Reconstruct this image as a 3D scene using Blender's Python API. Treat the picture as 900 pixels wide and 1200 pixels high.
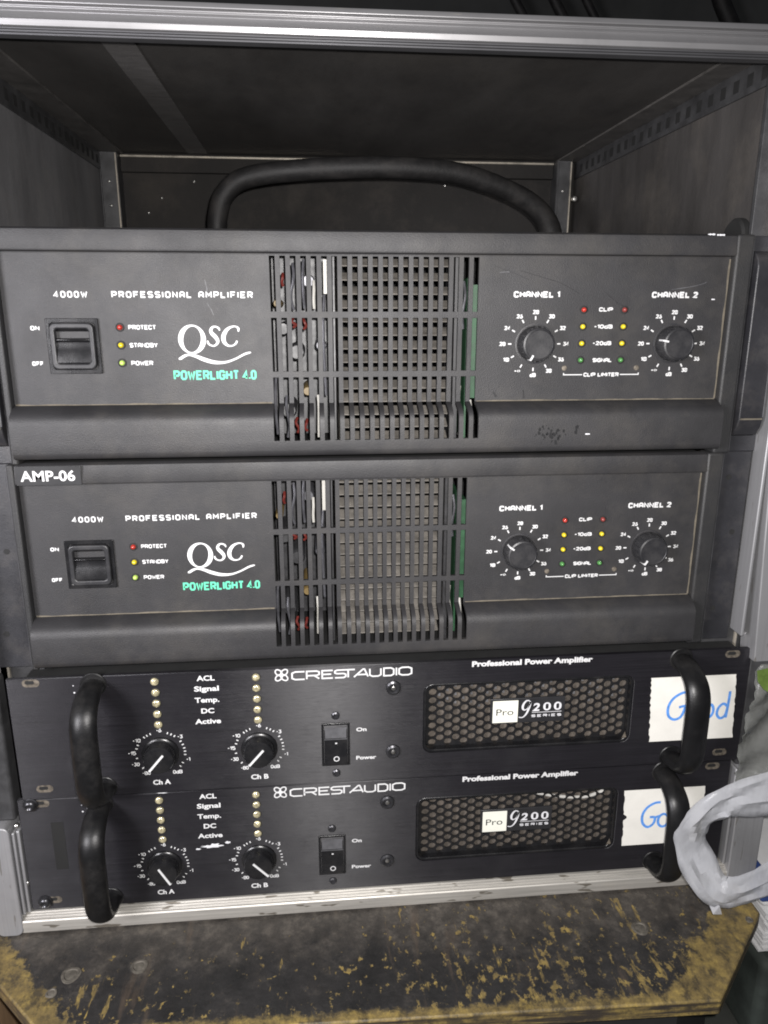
import bpy, bmesh, math, random
from mathutils import Vector, Matrix
random.seed(7)
PI = math.pi
MM = 0.001

# ------------------------------------------------------------------ scene, camera, light
scene = bpy.context.scene
for o in list(bpy.data.objects):
    bpy.data.objects.remove(o, do_unlink=True)
COL = scene.collection

CAM_POS = Vector((0.1867, -0.4596, -0.0083))
PITCH, YAW, ROLL, F_PX = 0.26517, -0.09564, -0.0014, 875.37     # focal length for a 900x1200 picture
cam_data = bpy.data.cameras.new('camera')
cam = bpy.data.objects.new('camera', cam_data)
COL.objects.link(cam)
cam_data.sensor_fit = 'VERTICAL'
cam_data.sensor_height = 24.0
cam_data.lens = F_PX / 1200.0 * 24.0
cam_data.clip_start = 0.01
cam_data.clip_end = 50
_fwd = Vector((-math.sin(YAW) * math.cos(PITCH), math.cos(YAW) * math.cos(PITCH), -math.sin(PITCH)))
_right = Vector((math.cos(YAW), math.sin(YAW), 0))
_down = _fwd.cross(_right)
_r = _right * math.cos(ROLL) + _down * math.sin(ROLL)
_d = -_right * math.sin(ROLL) + _down * math.cos(ROLL)
cam.matrix_world = Matrix(((_r.x, -_d.x, -_fwd.x, CAM_POS.x), (_r.y, -_d.y, -_fwd.y, CAM_POS.y),
                           (_r.z, -_d.z, -_fwd.z, CAM_POS.z), (0, 0, 0, 1)))
scene.camera = cam

world = bpy.data.worlds.new('World')
scene.world = world
world.use_nodes = True
world.node_tree.nodes['Background'].inputs[0].default_value = (0.60, 0.62, 0.68, 1)
world.node_tree.nodes['Background'].inputs[1].default_value = 0.10

def area_lamp(name, pos, target, size, power, color):
    l = bpy.data.lights.new(name, 'AREA')
    l.shape = 'DISK'; l.size = size; l.energy = power; l.color = color
    o = bpy.data.objects.new(name, l); COL.objects.link(o)
    o.location = pos
    o.rotation_euler = (Vector(target) - Vector(pos)).to_track_quat('-Z', 'Y').to_euler()
    return o
area_lamp('phone_flash', CAM_POS + Vector((0.010, -0.002, 0.012)), (0.235, 0, -0.13), 0.008, 4.6, (1.0, 0.97, 0.95))
area_lamp('room_lamp', (-0.40, -0.60, 0.02), (0.05, 0, 0.0), 0.30, 9.0, (0.98, 0.96, 1.0))

scene.view_settings.view_transform = 'Standard'
scene.view_settings.look = 'None'
scene.view_settings.exposure = 0.0
scene.view_settings.gamma = 1.0
scene.cycles.filter_width = 1.9

# ------------------------------------------------------------------ materials
def new_mat(name):
    m = bpy.data.materials.new(name); m.use_nodes = True
    nt = m.node_tree
    return m, nt, nt.nodes['Principled BSDF']

def tex_noise(nt, scale, detail=4, rough=0.6, stretch=None, coord='Object'):
    tc = nt.nodes.new('ShaderNodeTexCoord')
    n = nt.nodes.new('ShaderNodeTexNoise')
    n.inputs['Scale'].default_value = scale; n.inputs['Detail'].default_value = detail; n.inputs['Roughness'].default_value = rough
    if stretch:
        mp = nt.nodes.new('ShaderNodeMapping'); mp.inputs['Scale'].default_value = stretch
        nt.links.new(tc.outputs[coord], mp.inputs['Vector']); nt.links.new(mp.outputs[0], n.inputs['Vector'])
    else:
        nt.links.new(tc.outputs[coord], n.inputs['Vector'])
    return n.outputs['Fac']

def ramp(nt, fac, stops):
    r = nt.nodes.new('ShaderNodeValToRGB')
    els = r.color_ramp.elements
    while len(els) < len(stops): els.new(0.5)
    for e, (p, c) in zip(els, stops):
        e.position = p; e.color = (*c, 1) if not isinstance(c, (int, float)) else (c, c, c, 1)
    nt.links.new(fac, r.inputs[0])
    return r.outputs[0]

def mixc(nt, fac, a, b):
    m = nt.nodes.new('ShaderNodeMix'); m.data_type = 'RGBA'
    if isinstance(fac, (int, float)): m.inputs[0].default_value = fac
    else: nt.links.new(fac, m.inputs[0])
    for s, v in ((6, a), (7, b)):
        if isinstance(v, tuple): m.inputs[s].default_value = (*v, 1)
        else: nt.links.new(v, m.inputs[s])
    return m.outputs[2]

def math_node(nt, op, a, b=0.0, clamp=False):
    n = nt.nodes.new('ShaderNodeMath'); n.operation = op; n.use_clamp = clamp
    for s, v in ((0, a), (1, b)):
        if isinstance(v, (int, float)): n.inputs[s].default_value = v
        else: nt.links.new(v, n.inputs[s])
    return n.outputs[0]

def bump(nt, bsdf, height, strength, dist=0.001):
    b = nt.nodes.new('ShaderNodeBump'); b.inputs['Strength'].default_value = strength; b.inputs['Distance'].default_value = dist
    nt.links.new(height, b.inputs['Height']); nt.links.new(b.outputs[0], bsdf.inputs['Normal'])

def simple(name, base, rough=0.5, metal=0.0, var=0.15, sheen=0.07, vscale=40, grain=0.0, gscale=1500, spec=0.5, coat=0.0,
           dust=None, dust_amt=0.0, dust_scale=25, stretch=None):
    m, nt, p = new_mat(name)
    f = tex_noise(nt, vscale, 5, 0.65, stretch)
    lo = tuple(c * (1 - var) for c in base); hi = tuple(min(1, c * (1 + var)) for c in base)
    c = ramp(nt, f, [(0.3, lo), (0.7, hi)])
    if dust:
        df = tex_noise(nt, dust_scale, 8, 0.72)
        mask = ramp(nt, df, [(0.48, 0.0), (0.72, 1.0)])
        c = mixc(nt, math_node(nt, 'MULTIPLY', mask, dust_amt), c, dust)
    nt.links.new(c, p.inputs['Base Color'])
    rr = ramp(nt, f if sheen < 0.1 else tex_noise(nt, 9, 9, 0.7), [(0.28, max(0.02, rough - sheen)), (0.72, min(1, rough + sheen))])
    nt.links.new(rr, p.inputs['Roughness'])
    p.inputs['Metallic'].default_value = metal
    p.inputs['Specular IOR Level'].default_value = spec
    p.inputs['Coat Weight'].default_value = coat
    p.inputs['Coat Roughness'].default_value = 0.12
    if grain:
        bump(nt, p, tex_noise(nt, gscale, 3, 0.6), grain, 0.0006)
    return m

def brushed(name, base, rough, metal, stretch, bumpamt, var=0.25, aniso=0.7, scratch=None):
    m, nt, p = new_mat(name)
    f = tex_noise(nt, 1.0, 4, 0.7, stretch)
    big = tex_noise(nt, 18, 6, 0.7)
    c = ramp(nt, f, [(0.3, tuple(x * (1 - var) for x in base)), (0.7, tuple(min(1, x * (1 + var)) for x in base))])
    c = mixc(nt, math_node(nt, 'MULTIPLY', ramp(nt, big, [(0.5, 0.0), (0.75, 1.0)]), 0.35), c, tuple(min(1, x * 0.7 + 0.02) for x in base))
    if scratch:
        sn = tex_noise(nt, 1.0, 2, 0.5, scratch[1])
        c = mixc(nt, ramp(nt, sn, [(scratch[2], 0.0), (scratch[2] + 0.03, 1.0)]), c, scratch[0])
    nt.links.new(c, p.inputs['Base Color'])
    p.inputs['Metallic'].default_value = metal
    rr = ramp(nt, big, [(0.3, max(0.05, rough - 0.08)), (0.7, rough + 0.1)])
    nt.links.new(rr, p.inputs['Roughness'])
    p.inputs['Anisotropic'].default_value = aniso
    p.inputs['Anisotropic Rotation'].default_value = 0.25
    tg = nt.nodes.new('ShaderNodeTangent'); tg.direction_type = 'UV_MAP'
    nt.links.new(tg.outputs[0], p.inputs['Tangent'])
    bump(nt, p, f, bumpamt, 0.0004)
    return m

M = {}
M['powder'] = simple('black_powder_coat', (0.020, 0.0195, 0.021), 0.56, var=0.25, vscale=26, sheen=0.13, grain=0.30, gscale=1300,
                     dust=(0.075, 0.068, 0.058), dust_amt=0.30, dust_scale=22)
M['powder_dark'] = simple('black_moulding', (0.018, 0.018, 0.019), 0.55, var=0.15, vscale=18, grain=0.35, gscale=1500,
                          dust=(0.075, 0.068, 0.058), dust_amt=0.22, dust_scale=22)
M['ear'] = simple('black_ear_paint', (0.020, 0.020, 0.023), 0.42, var=0.25, vscale=30, grain=0.25,
                  dust=(0.12, 0.11, 0.10), dust_amt=0.22, dust_scale=45)
M['dustline'] = simple('settled_dust', (0.115, 0.10, 0.076), 0.95, var=0.35, vscale=120)
M['gloss'] = simple('black_gloss_plastic', (0.009, 0.009, 0.010), 0.27, var=0.2, vscale=60, grain=0.06, dust=(0.06, 0.055, 0.05), dust_amt=0.15, dust_scale=60)
M['satin'] = simple('black_satin_plastic', (0.018, 0.018, 0.020), 0.42, var=0.2, vscale=60, grain=0.12, dust=(0.09, 0.085, 0.08), dust_amt=0.2, dust_scale=60)
M['hole'] = simple('dark_recess', (0.008, 0.008, 0.008), 0.8)
M['ink'] = simple('white_ink', (0.58, 0.58, 0.58), 0.6, var=0.06, vscale=200)
M['ink_grey'] = simple('pale_grey_ink', (0.62, 0.62, 0.64), 0.6, var=0.12, vscale=200)
M['ink_green'] = simple('green_ink', (0.10, 0.52, 0.33), 0.6, var=0.08, vscale=150)
M['led_red'] = simple('red_lens', (0.36, 0.03, 0.02), 0.25, coat=0.5, var=0.2, vscale=300)
M['led_darkred'] = simple('dull_red_lens', (0.20, 0.035, 0.03), 0.35, coat=0.3, var=0.2, vscale=300)
M['led_yellow'] = simple('yellow_lens', (0.60, 0.48, 0.02), 0.25, coat=0.5, var=0.12, vscale=300)
M['led_green'] = simple('green_lens', (0.42, 0.58, 0.12), 0.25, coat=0.5, var=0.12, vscale=300)
M['led_dimgreen'] = simple('dull_green_lens', (0.07, 0.22, 0.06), 0.3, coat=0.4, var=0.2, vscale=300)
M['anodised'] = brushed('black_brushed_aluminium', (0.015, 0.0142, 0.017), 0.43, 0.15, (14, 14, 1500), 0.22, 0.35, 1.0)
M['alu'] = brushed('bare_aluminium', (0.27, 0.267, 0.272), 0.46, 0.7, (10, 900, 900), 0.08, 0.08, 0.3,
                   scratch=((0.34, 0.33, 0.31), (40, 400, 400), 0.72))
M['alu_groove'] = brushed('shaded_groove_aluminium', (0.085, 0.085, 0.09), 0.5, 0.6, (10, 900, 900), 0.08, 0.2, 0.3)  # aluminium darkened so the shade in the trim grooves is painted in
M['alu_worn'] = brushed('worn_bare_aluminium', (0.50, 0.48, 0.44), 0.52, 0.62, (14, 500, 500), 0.16, 0.22, 0.2,
                     scratch=((0.20, 0.18, 0.15), (50, 200, 200), 0.64))
M['alu_v'] = brushed('bare_aluminium_upright', (0.34, 0.34, 0.35), 0.47, 0.55, (700, 700, 12), 0.10, 0.10, 0.3,
                     scratch=((0.22, 0.21, 0.2), (300, 300, 50), 0.68))
M['alu_dirty'] = simple('dirty_aluminium', (0.36, 0.33, 0.28), 0.5, 0.5, var=0.5, vscale=60, grain=0.3, gscale=500, dust=(0.20, 0.16, 0.11), dust_amt=0.8, dust_scale=60)
M['steel'] = simple('worn_steel', (0.55, 0.54, 0.52), 0.28, 0.95, var=0.3, vscale=200, grain=0.1)
M['steel_dark'] = simple('blackened_steel', (0.06, 0.06, 0.065), 0.3, 0.7, var=0.4, vscale=150, grain=0.1)
M['slotmetal'] = simple('scraped_slot_metal', (0.13, 0.112, 0.09), 0.5, 0.3, var=0.7, vscale=500, grain=0.4, gscale=700)
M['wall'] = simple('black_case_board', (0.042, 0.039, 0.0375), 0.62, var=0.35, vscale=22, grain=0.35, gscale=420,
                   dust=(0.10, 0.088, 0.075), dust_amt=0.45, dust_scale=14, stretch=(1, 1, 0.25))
M['wall_haze'] = simple('hazed_case_board', (0.13, 0.128, 0.132), 0.7, var=0.3, vscale=22, grain=0.35, gscale=420,  # case board with its colour lightened to paint in lens haze on the left
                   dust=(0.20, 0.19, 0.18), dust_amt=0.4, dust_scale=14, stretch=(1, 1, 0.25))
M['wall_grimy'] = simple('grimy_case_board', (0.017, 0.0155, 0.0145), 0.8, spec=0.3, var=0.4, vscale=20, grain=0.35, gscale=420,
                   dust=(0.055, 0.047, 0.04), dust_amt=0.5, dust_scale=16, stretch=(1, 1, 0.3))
M['roof'] = simple('black_case_roof', (0.045, 0.042, 0.040), 0.6, var=0.3, vscale=18, grain=0.3, gscale=420,
                   dust=(0.075, 0.068, 0.06), dust_amt=0.4, dust_scale=12, stretch=(1, 0.35, 1))
M['tape'] = simple('grey_cloth_tape', (0.105, 0.10, 0.098), 0.6, var=0.3, vscale=60, grain=0.4, gscale=600, stretch=(1, 6, 1))
M['angle'] = simple('dusty_black_angle', (0.085, 0.08, 0.076), 0.55, 0.1, var=0.3, vscale=60, grain=0.2)
M['rail'] = simple('black_rack_rail', (0.05, 0.05, 0.052), 0.4, 0.2, var=0.35, vscale=60, grain=0.2)
M['rubber'] = simple('black_rubber', (0.011, 0.0105, 0.0105), 0.6, var=0.35, vscale=50, grain=0.35, gscale=500, spec=0.3, dust=(0.045, 0.04, 0.036), dust_amt=0.3, dust_scale=50)
M['handle'] = simple('black_handle_paint', (0.006, 0.006, 0.0065), 0.40, var=0.2, vscale=40, grain=0.12, gscale=800, spec=0.35, dust=(0.07, 0.065, 0.06), dust_amt=0.2, dust_scale=40)
M['heatsink'] = simple('dusty_heatsink', (0.135, 0.124, 0.110), 0.6, 0.1, var=0.4, vscale=120, grain=0.2)
M['pcb'] = simple('green_circuit_board', (0.018, 0.070, 0.030), 0.5, var=0.3, vscale=150)
M['wire_red'] = simple('red_wire', (0.11, 0.018, 0.014), 0.4)
M['wire_white'] = simple('white_wire', (0.42, 0.41, 0.38), 0.45)
M['comp'] = simple('dark_component', (0.028, 0.028, 0.03), 0.45, var=0.4, vscale=200)
M['comp_tan'] = simple('tan_component', (0.16, 0.11, 0.04), 0.5)
M['comp_silver'] = simple('silver_component', (0.09, 0.09, 0.10), 0.4, 0.4, var=0.3, vscale=200)
M['foam'] = simple('dusty_filter_foam', (0.085, 0.072, 0.06), 0.95, var=0.5, vscale=260, grain=0.6, gscale=500)
M['mesh'] = simple('black_hex_mesh', (0.014, 0.014, 0.015), 0.25, 0.1, var=0.25, vscale=120)
M['worn'] = simple('rubbed_paint_edge', (0.075, 0.075, 0.080), 0.5, var=0.5, vscale=60)
M['mark_dust'] = simple('dusty_screw', (0.10, 0.09, 0.075), 0.7, 0.2, var=0.6, vscale=160, grain=0.5, gscale=400)
M['glint'] = simple('thin_steel_grid', (0.20, 0.20, 0.21), 0.4, 0.5, var=0.6, vscale=90)
M['paper'] = simple('white_tape_label', (0.70, 0.685, 0.635), 0.8, var=0.05, vscale=60, grain=0.15, gscale=700)
M['marker'] = simple('blue_marker', (0.10, 0.28, 0.70), 0.6, var=0.25, vscale=300)
M['badge_white'] = simple('cream_badge', (0.72, 0.72, 0.64), 0.45, var=0.05)
M['badge_black'] = simple('black_badge', (0.02, 0.02, 0.022), 0.4)
M['lens_clear'] = simple('yellowed_clear_lens', (0.46, 0.41, 0.26), 0.15, 0.35, var=0.75, vscale=520, coat=1.0, grain=0.7, gscale=600)
M['sticker'] = simple('black_label_strip', (0.014, 0.014, 0.015), 0.4, var=0.15)
M['floor_dark'] = simple('dark_dirty_floor', (0.030, 0.032, 0.028), 0.8, var=0.5, vscale=9, grain=0.3, gscale=200, dust=(0.05, 0.06, 0.045), dust_amt=0.5, dust_scale=14)
M['card'] = simple('brown_cardboard', (0.33, 0.21, 0.115), 0.85, var=0.25, vscale=30, grain=0.2, gscale=400, stretch=(4, 4, 0.4))
M['backdrop'] = simple('dark_room_wall', (0.035, 0.036, 0.035), 0.85, var=0.5, vscale=3)
M['cloth'] = simple('black_green_cover', (0.022, 0.028, 0.024), 0.75, var=0.5, vscale=30, grain=0.4, gscale=300)
M['white_print'] = simple('white_packet_paper', (0.66, 0.66, 0.66), 0.6, var=0.08)
M['blue_print'] = simple('blue_packet_print', (0.025, 0.05, 0.17), 0.5)
M['leafgreen'] = simple('green_print', (0.085, 0.135, 0.028), 0.5, var=0.45, vscale=90)

def film(name, base, trans_mix, rough):
    m, nt, p = new_mat(name)
    f = tex_noise(nt, 60, 5, 0.6)
    nt.links.new(ramp(nt, f, [(0.3, tuple(c * 0.85 for c in base)), (0.7, base)]), p.inputs['Base Color'])
    p.inputs['Roughness'].default_value = rough
    out = nt.nodes['Material Output']
    tl = nt.nodes.new('ShaderNodeBsdfTranslucent'); tl.inputs[0].default_value = (*base, 1)
    tp = nt.nodes.new('ShaderNodeBsdfTransparent')
    m1 = nt.nodes.new('ShaderNodeMixShader'); m1.inputs[0].default_value = 0.3
    m2 = nt.nodes.new('ShaderNodeMixShader'); m2.inputs[0].default_value = trans_mix
    nt.links.new(p.outputs[0], m1.inputs[1]); nt.links.new(tl.outputs[0], m1.inputs[2])
    nt.links.new(m1.outputs[0], m2.inputs[1]); nt.links.new(tp.outputs[0], m2.inputs[2])
    nt.links.new(m2.outputs[0], out.inputs['Surface'])
    bump(nt, p, tex_noise(nt, 140, 5, 0.65, (1, 1, 0.5)), 0.5, 0.002)
    return m
M['bag'] = film('white_bag_film', (0.62, 0.63, 0.66), 0.42, 0.22)
M['wrap'] = film('pale_wrapper_film', (0.26, 0.265, 0.25), 0.5, 0.22)

def board_material():
    """black paint worn through to yellow along the edges, grey dust towards the case"""
    m, nt, p = new_mat('worn_black_and_yellow_board')
    tc = nt.nodes.new('ShaderNodeTexCoord'); sp = nt.nodes.new('ShaderNodeSeparateXYZ')
    nt.links.new(tc.outputs['Object'], sp.inputs[0])
    X, Y, Z = sp.outputs
    # object origin = centre (229,-3,-435) mm
    def lin(a, b, c):
        return math_node(nt, 'ADD', math_node(nt, 'ADD', math_node(nt, 'MULTIPLY', X, a), math_node(nt, 'MULTIPLY', Y, b)), c)
    d1 = lin(0.0298, 0.9996, 0.0931)
    d2 = lin(0.7071, 0.7071, 0.7071 * 0.297)
    d3 = lin(-0.7071, 0.7071, 0.7071 * 0.3045)
    mul = lambda a, b: math_node(nt, 'MULTIPLY', a, b)
    add = lambda a, b: math_node(nt, 'ADD', a, b)
    sub = lambda a, b: math_node(nt, 'SUBTRACT', a, b)
    blotch = tex_noise(nt, 34, 10, 0.72)
    fine = tex_noise(nt, 110, 8, 0.7)
    chips = tex_noise(nt, 1.0, 8, 0.66, (170, 120, 150))
    drip = tex_noise(nt, 1.0, 8, 0.6, (120, 26, 80))
    cluster = tex_noise(nt, 1.0, 3, 0.5, (24, 16, 20))
    # bare yellow rim along the front, wide scuffed corners
    e1 = sub(add(0.0015, mul(math_node(nt, 'POWER', fine, 2.0), 0.018)), d1)
    e2 = sub(mul(math_node(nt, 'POWER', blotch, 2.4), 0.082), d2)
    e3 = sub(add(0.010, mul(math_node(nt, 'POWER', blotch, 2.0), 0.070)), d3)
    wear = ramp(nt, add(mul(math_node(nt, 'MAXIMUM', e1, math_node(nt, 'MAXIMUM', e2, e3)), 160), 0.35), [(0.0, 0.0), (0.7, 0.9)])
    front = ramp(nt, mul(d1, 10), [(0.0, 0.085), (0.45, 0.045), (0.75, 0.0)])
    right = ramp(nt, add(X, 0.35), [(0.25, 0.0), (0.58, 0.072)])
    bias = add(add(front, right), mul(sub(cluster, 0.5), 0.26))
    chip = ramp(nt, add(chips, bias), [(0.665, 0.0), (0.69, 1.0)])
    drips = ramp(nt, add(drip, bias), [(0.70, 0.0), (0.73, 1.0)])
    yel = math_node(nt, 'MAXIMUM', wear, math_node(nt, 'MAXIMUM', chip, drips))
    dirt = ramp(nt, tex_noise(nt, 1.0, 10, 0.75, (90, 60, 70)), [(0.40, 0.25), (0.52, 1.0)])
    yc = ramp(nt, tex_noise(nt, 75, 8, 0.75), [(0.30, (0.060, 0.046, 0.024)), (0.5, (0.19, 0.138, 0.050)), (0.70, (0.36, 0.26, 0.07))])
    blackc = ramp(nt, tex_noise(nt, 24, 10, 0.78), [(0.38, (0.010, 0.0098, 0.0098)), (0.56, (0.022, 0.0205, 0.020)), (0.72, (0.075, 0.066, 0.056))])
    dm = add(mul(d1, 6.0), mul(tex_noise(nt, 30, 10, 0.75), 1.1))
    dustm = ramp(nt, dm, [(0.78, 0.0), (1.22, 0.9)])
    dustc = ramp(nt, tex_noise(nt, 70, 10, 0.78), [(0.32, (0.018, 0.016, 0.014)), (0.50, (0.050, 0.044, 0.038)), (0.72, (0.135, 0.118, 0.098))])
    c = mixc(nt, dustm, blackc, dustc)
    rub = ramp(nt, tex_noise(nt, 1.0, 5, 0.6, (70, 11, 50)), [(0.60, 0.0), (0.72, 0.6)])
    c = mixc(nt, rub, c, (0.085, 0.062, 0.044))
    pale = ramp(nt, tex_noise(nt, 1.0, 6, 0.6, (330, 260, 300)), [(0.735, 0.0), (0.755, 0.7)])
    c = mixc(nt, pale, c, (0.30, 0.28, 0.22))
    c = mixc(nt, mul(yel, dirt), c, yc)
    face = ramp(nt, mul(Z, -100), [(0.12, 0.0), (0.2, 1.0)])      # the sawn front edge: dark grime with yellow left in bands
    grime = ramp(nt, tex_noise(nt, 1.0, 6, 0.65, (22, 22, 330)), [(0.42, 1.0), (0.60, 0.1)])
    c = mixc(nt, mul(face, grime), c, (0.030, 0.024, 0.019))
    nt.links.new(c, p.inputs['Base Color'])
    nt.links.new(ramp(nt, blotch, [(0.3, 0.42), (0.7, 0.75)]), p.inputs['Roughness'])
    bump(nt, p, math_node(nt, 'SUBTRACT', tex_noise(nt, 240, 6, 0.65), math_node(nt, 'MULTIPLY', yel, 0.5)), 0.55, 0.0012)
    return m
M['board'] = board_material()

# ------------------------------------------------------------------ mesh builder (millimetres)
class MB:
    def __init__(self):
        self.v = []; self.f = []; self.m = []
    def add(self, vs, fs, mi=0):
        b = len(self.v); self.v += [tuple(x) for x in vs]
        self.f += [tuple(b + i for i in f) for f in fs]; self.m += [mi] * len(fs)
    def box(self, x0, x1, y0, y1, z0, z1, mi=0):
        vs = [(x, y, z) for x in (x0, x1) for y in (y0, y1) for z in (z0, z1)]
        self.add(vs, [(0, 1, 3, 2), (4, 6, 7, 5), (0, 4, 5, 1), (2, 3, 7, 6), (0, 2, 6, 4), (1, 5, 7, 3)], mi)
    def prism(self, poly, y0, y1, mi=0):
        """poly: (x,z) points counter-clockwise as seen from the front (-y); extruded from y0 (front) to y1"""
        n = len(poly)
        vs = [(x, y0, z) for x, z in poly] + [(x, y1, z) for x, z in poly]
        fs = [tuple(range(n)), tuple(range(2 * n - 1, n - 1, -1))]
        fs += [(i, i + n, (i + 1) % n + n, (i + 1) % n) for i in range(n)]
        self.add(vs, fs, mi)
    def extrude_x(self, prof, x0, x1, mi=0):
        """prof: closed (y,z) polygon"""
        n = len(prof)
        vs = [(x0, y, z) for y, z in prof] + [(x1, y, z) for y, z in prof]
        fs = [tuple(range(n)), tuple(range(2 * n - 1, n - 1, -1))]
        fs += [(i, i + n, (i + 1) % n + n, (i + 1) % n) for i in range(n)]
        self.add(vs, fs, mi)
    def lathe(self, cx, cz, prof, n=32, mi=0, cap=True):
        """turned about the y axis through (cx,cz); prof: (radius, y) from back to front"""
        vs = []
        for r, y in prof:
            for k in range(n):
                a = 2 * PI * k / n; vs.append((cx + r * math.cos(a), y, cz + r * math.sin(a)))
        fs = []
        for j in range(len(prof) - 1):
            for k in range(n):
                k2 = (k + 1) % n
                fs.append((j * n + k, j * n + k2, (j + 1) * n + k2, (j + 1) * n + k))
        if cap:
            b = (len(prof) - 1) * n
            fs.append(tuple(b + k for k in range(n)))
        self.add(vs, fs, mi)
    def tube(self, pts, radii, n=14, mi=0, flat=1.0):
        pts = [Vector(p) for p in pts]
        if isinstance(radii, (int, float)): radii = [radii] * len(pts)
        vs = []; up = None
        for i, p in enumerate(pts):
            t = (pts[min(i + 1, len(pts) - 1)] - pts[max(i - 1, 0)]).normalized()
            if up is None:
                up = Vector((1, 0, 0)) if abs(t.x) < 0.7 else Vector((0, 0, 1))
            a = (up - t * up.dot(t)).normalized(); b = t.cross(a); up = a
            for k in range(n):
                w = 2 * PI * k / n
                vs.append(p + a * math.cos(w) * radii[i] + b * math.sin(w) * radii[i] * flat)
        fs = []
        for i in range(len(pts) - 1):
            for k in range(n):
                k2 = (k + 1) % n
                fs.append((i * n + k, i * n + k2, (i + 1) * n + k2, (i + 1) * n + k))
        L = (len(pts) - 1) * n
        fs += [tuple(range(n - 1, -1, -1)), tuple(L + k for k in range(n))]
        self.add(vs, fs, mi)
    def ribbon(self, pts, w, y, mi=0, closed=False):
        """flat stroke in the x-z plane facing -y"""
        P = [Vector(p) for p in pts]; n = len(P)
        W = w if isinstance(w, (list, tuple)) else [w] * n
        L, R = [], []
        for i in range(n):
            if closed: a, b, c = P[i - 1], P[i], P[(i + 1) % n]
            else: a, b, c = P[max(i - 1, 0)], P[i], P[min(i + 1, n - 1)]
            d1 = (b - a); d2 = (c - b)
            if d1.length < 1e-9: d1 = d2
            if d2.length < 1e-9: d2 = d1
            d1.normalize(); d2.normalize()
            n1 = Vector((-d1.y, d1.x)); n2 = Vector((-d2.y, d2.x))
            nn = n1 + n2
            nn = n1 if nn.length < 1e-6 else nn.normalized()
            k = min(1.6, 1.0 / max(0.3, nn.dot(n1)))
            L.append(b + nn * W[i] / 2 * k); R.append(b - nn * W[i] / 2 * k)
        vs = [(p.x, y, p.y) for p in L] + [(p.x, y, p.y) for p in R]
        m = n if closed else n - 1
        self.add(vs, [(i, i + n, (i + 1) % n + n, (i + 1) % n) for i in range(m)], mi)
    def build(self, name, mats, parent=None, org=None, bevel=0, seg=2, smooth=35, solid=0, subsurf=0):
        """org: world origin of the thing (mm) the coordinates are taken from"""
        me = bpy.data.meshes.new(name)
        o3 = org if org else (0, 0, 0)
        me.from_pydata([((x - o3[0]) * MM, (y - o3[1]) * MM, (z - o3[2]) * MM) for x, y, z in self.v], [], self.f)
        if not isinstance(mats, (list, tuple)): mats = [mats]
        for m in mats: me.materials.append(M[m])
        for p, mi in zip(me.polygons, self.m): p.material_index = mi
        uv = me.uv_layers.new(name='UVMap')
        for lp in me.loops:
            x, y, z = self.v[lp.vertex_index]; uv.data[lp.index].uv = (x * MM + y * MM * 0.37, z * MM + y * MM * 0.61)
        bm = bmesh.new(); bm.from_mesh(me)
        bmesh.ops.recalc_face_normals(bm, faces=bm.faces) if solid == 0 else None
        bm.to_mesh(me); bm.free()
        if smooth:
            me.polygons.foreach_set('use_smooth', [True] * len(me.polygons))
            me.set_sharp_from_angle(angle=math.radians(smooth))
        me.update()
        o = bpy.data.objects.new(name, me); COL.objects.link(o)
        if parent: o.parent = parent
        if solid:
            s = o.modifiers.new('thickness', 'SOLIDIFY'); s.thickness = abs(solid) * MM; s.offset = -1 if solid > 0 else 1
        if bevel:
            b = o.modifiers.new('edges', 'BEVEL'); b.width = bevel * MM; b.segments = seg; b.limit_method = 'ANGLE'; b.angle_limit = math.radians(38)
        if subsurf:
            s = o.modifiers.new('smooth', 'SUBSURF'); s.levels = subsurf; s.render_levels = subsurf
        return o

def flat_build(mb, name, mats, parent=None, org=None):
    """printed marks: thin sheets, normals towards the viewer side"""
    me_o = mb.build(name, mats, parent, org, smooth=0, solid=0)
    me = me_o.data
    bm = bmesh.new(); bm.from_mesh(me)
    bm.normal_update()
    flip = [f for f in bm.faces if f.normal.y > 0]
    if flip: bmesh.ops.reverse_faces(bm, faces=flip)
    bm.to_mesh(me); bm.free()
    return me_o

def spline(pts, n=8, closed=False):
    out = []; N = len(pts)
    rng = range(N if closed else N - 1)
    for i in rng:
        if closed: p = [pts[(i + k - 1) % N] for k in range(4)]
        else: p = [pts[max(0, min(N - 1, i + k - 1))] for k in range(4)]
        for j in range(n):
            t = j / n
            out.append(tuple(0.5 * ((2 * b) + (-a + c) * t + (2 * a - 5 * b + 4 * c - d) * t * t + (-a + 3 * b - 3 * c + d) * t ** 3)
                             for a, b, c, d in zip(*p)))
    if not closed: out.append(tuple(pts[-1]))
    return out

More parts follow.
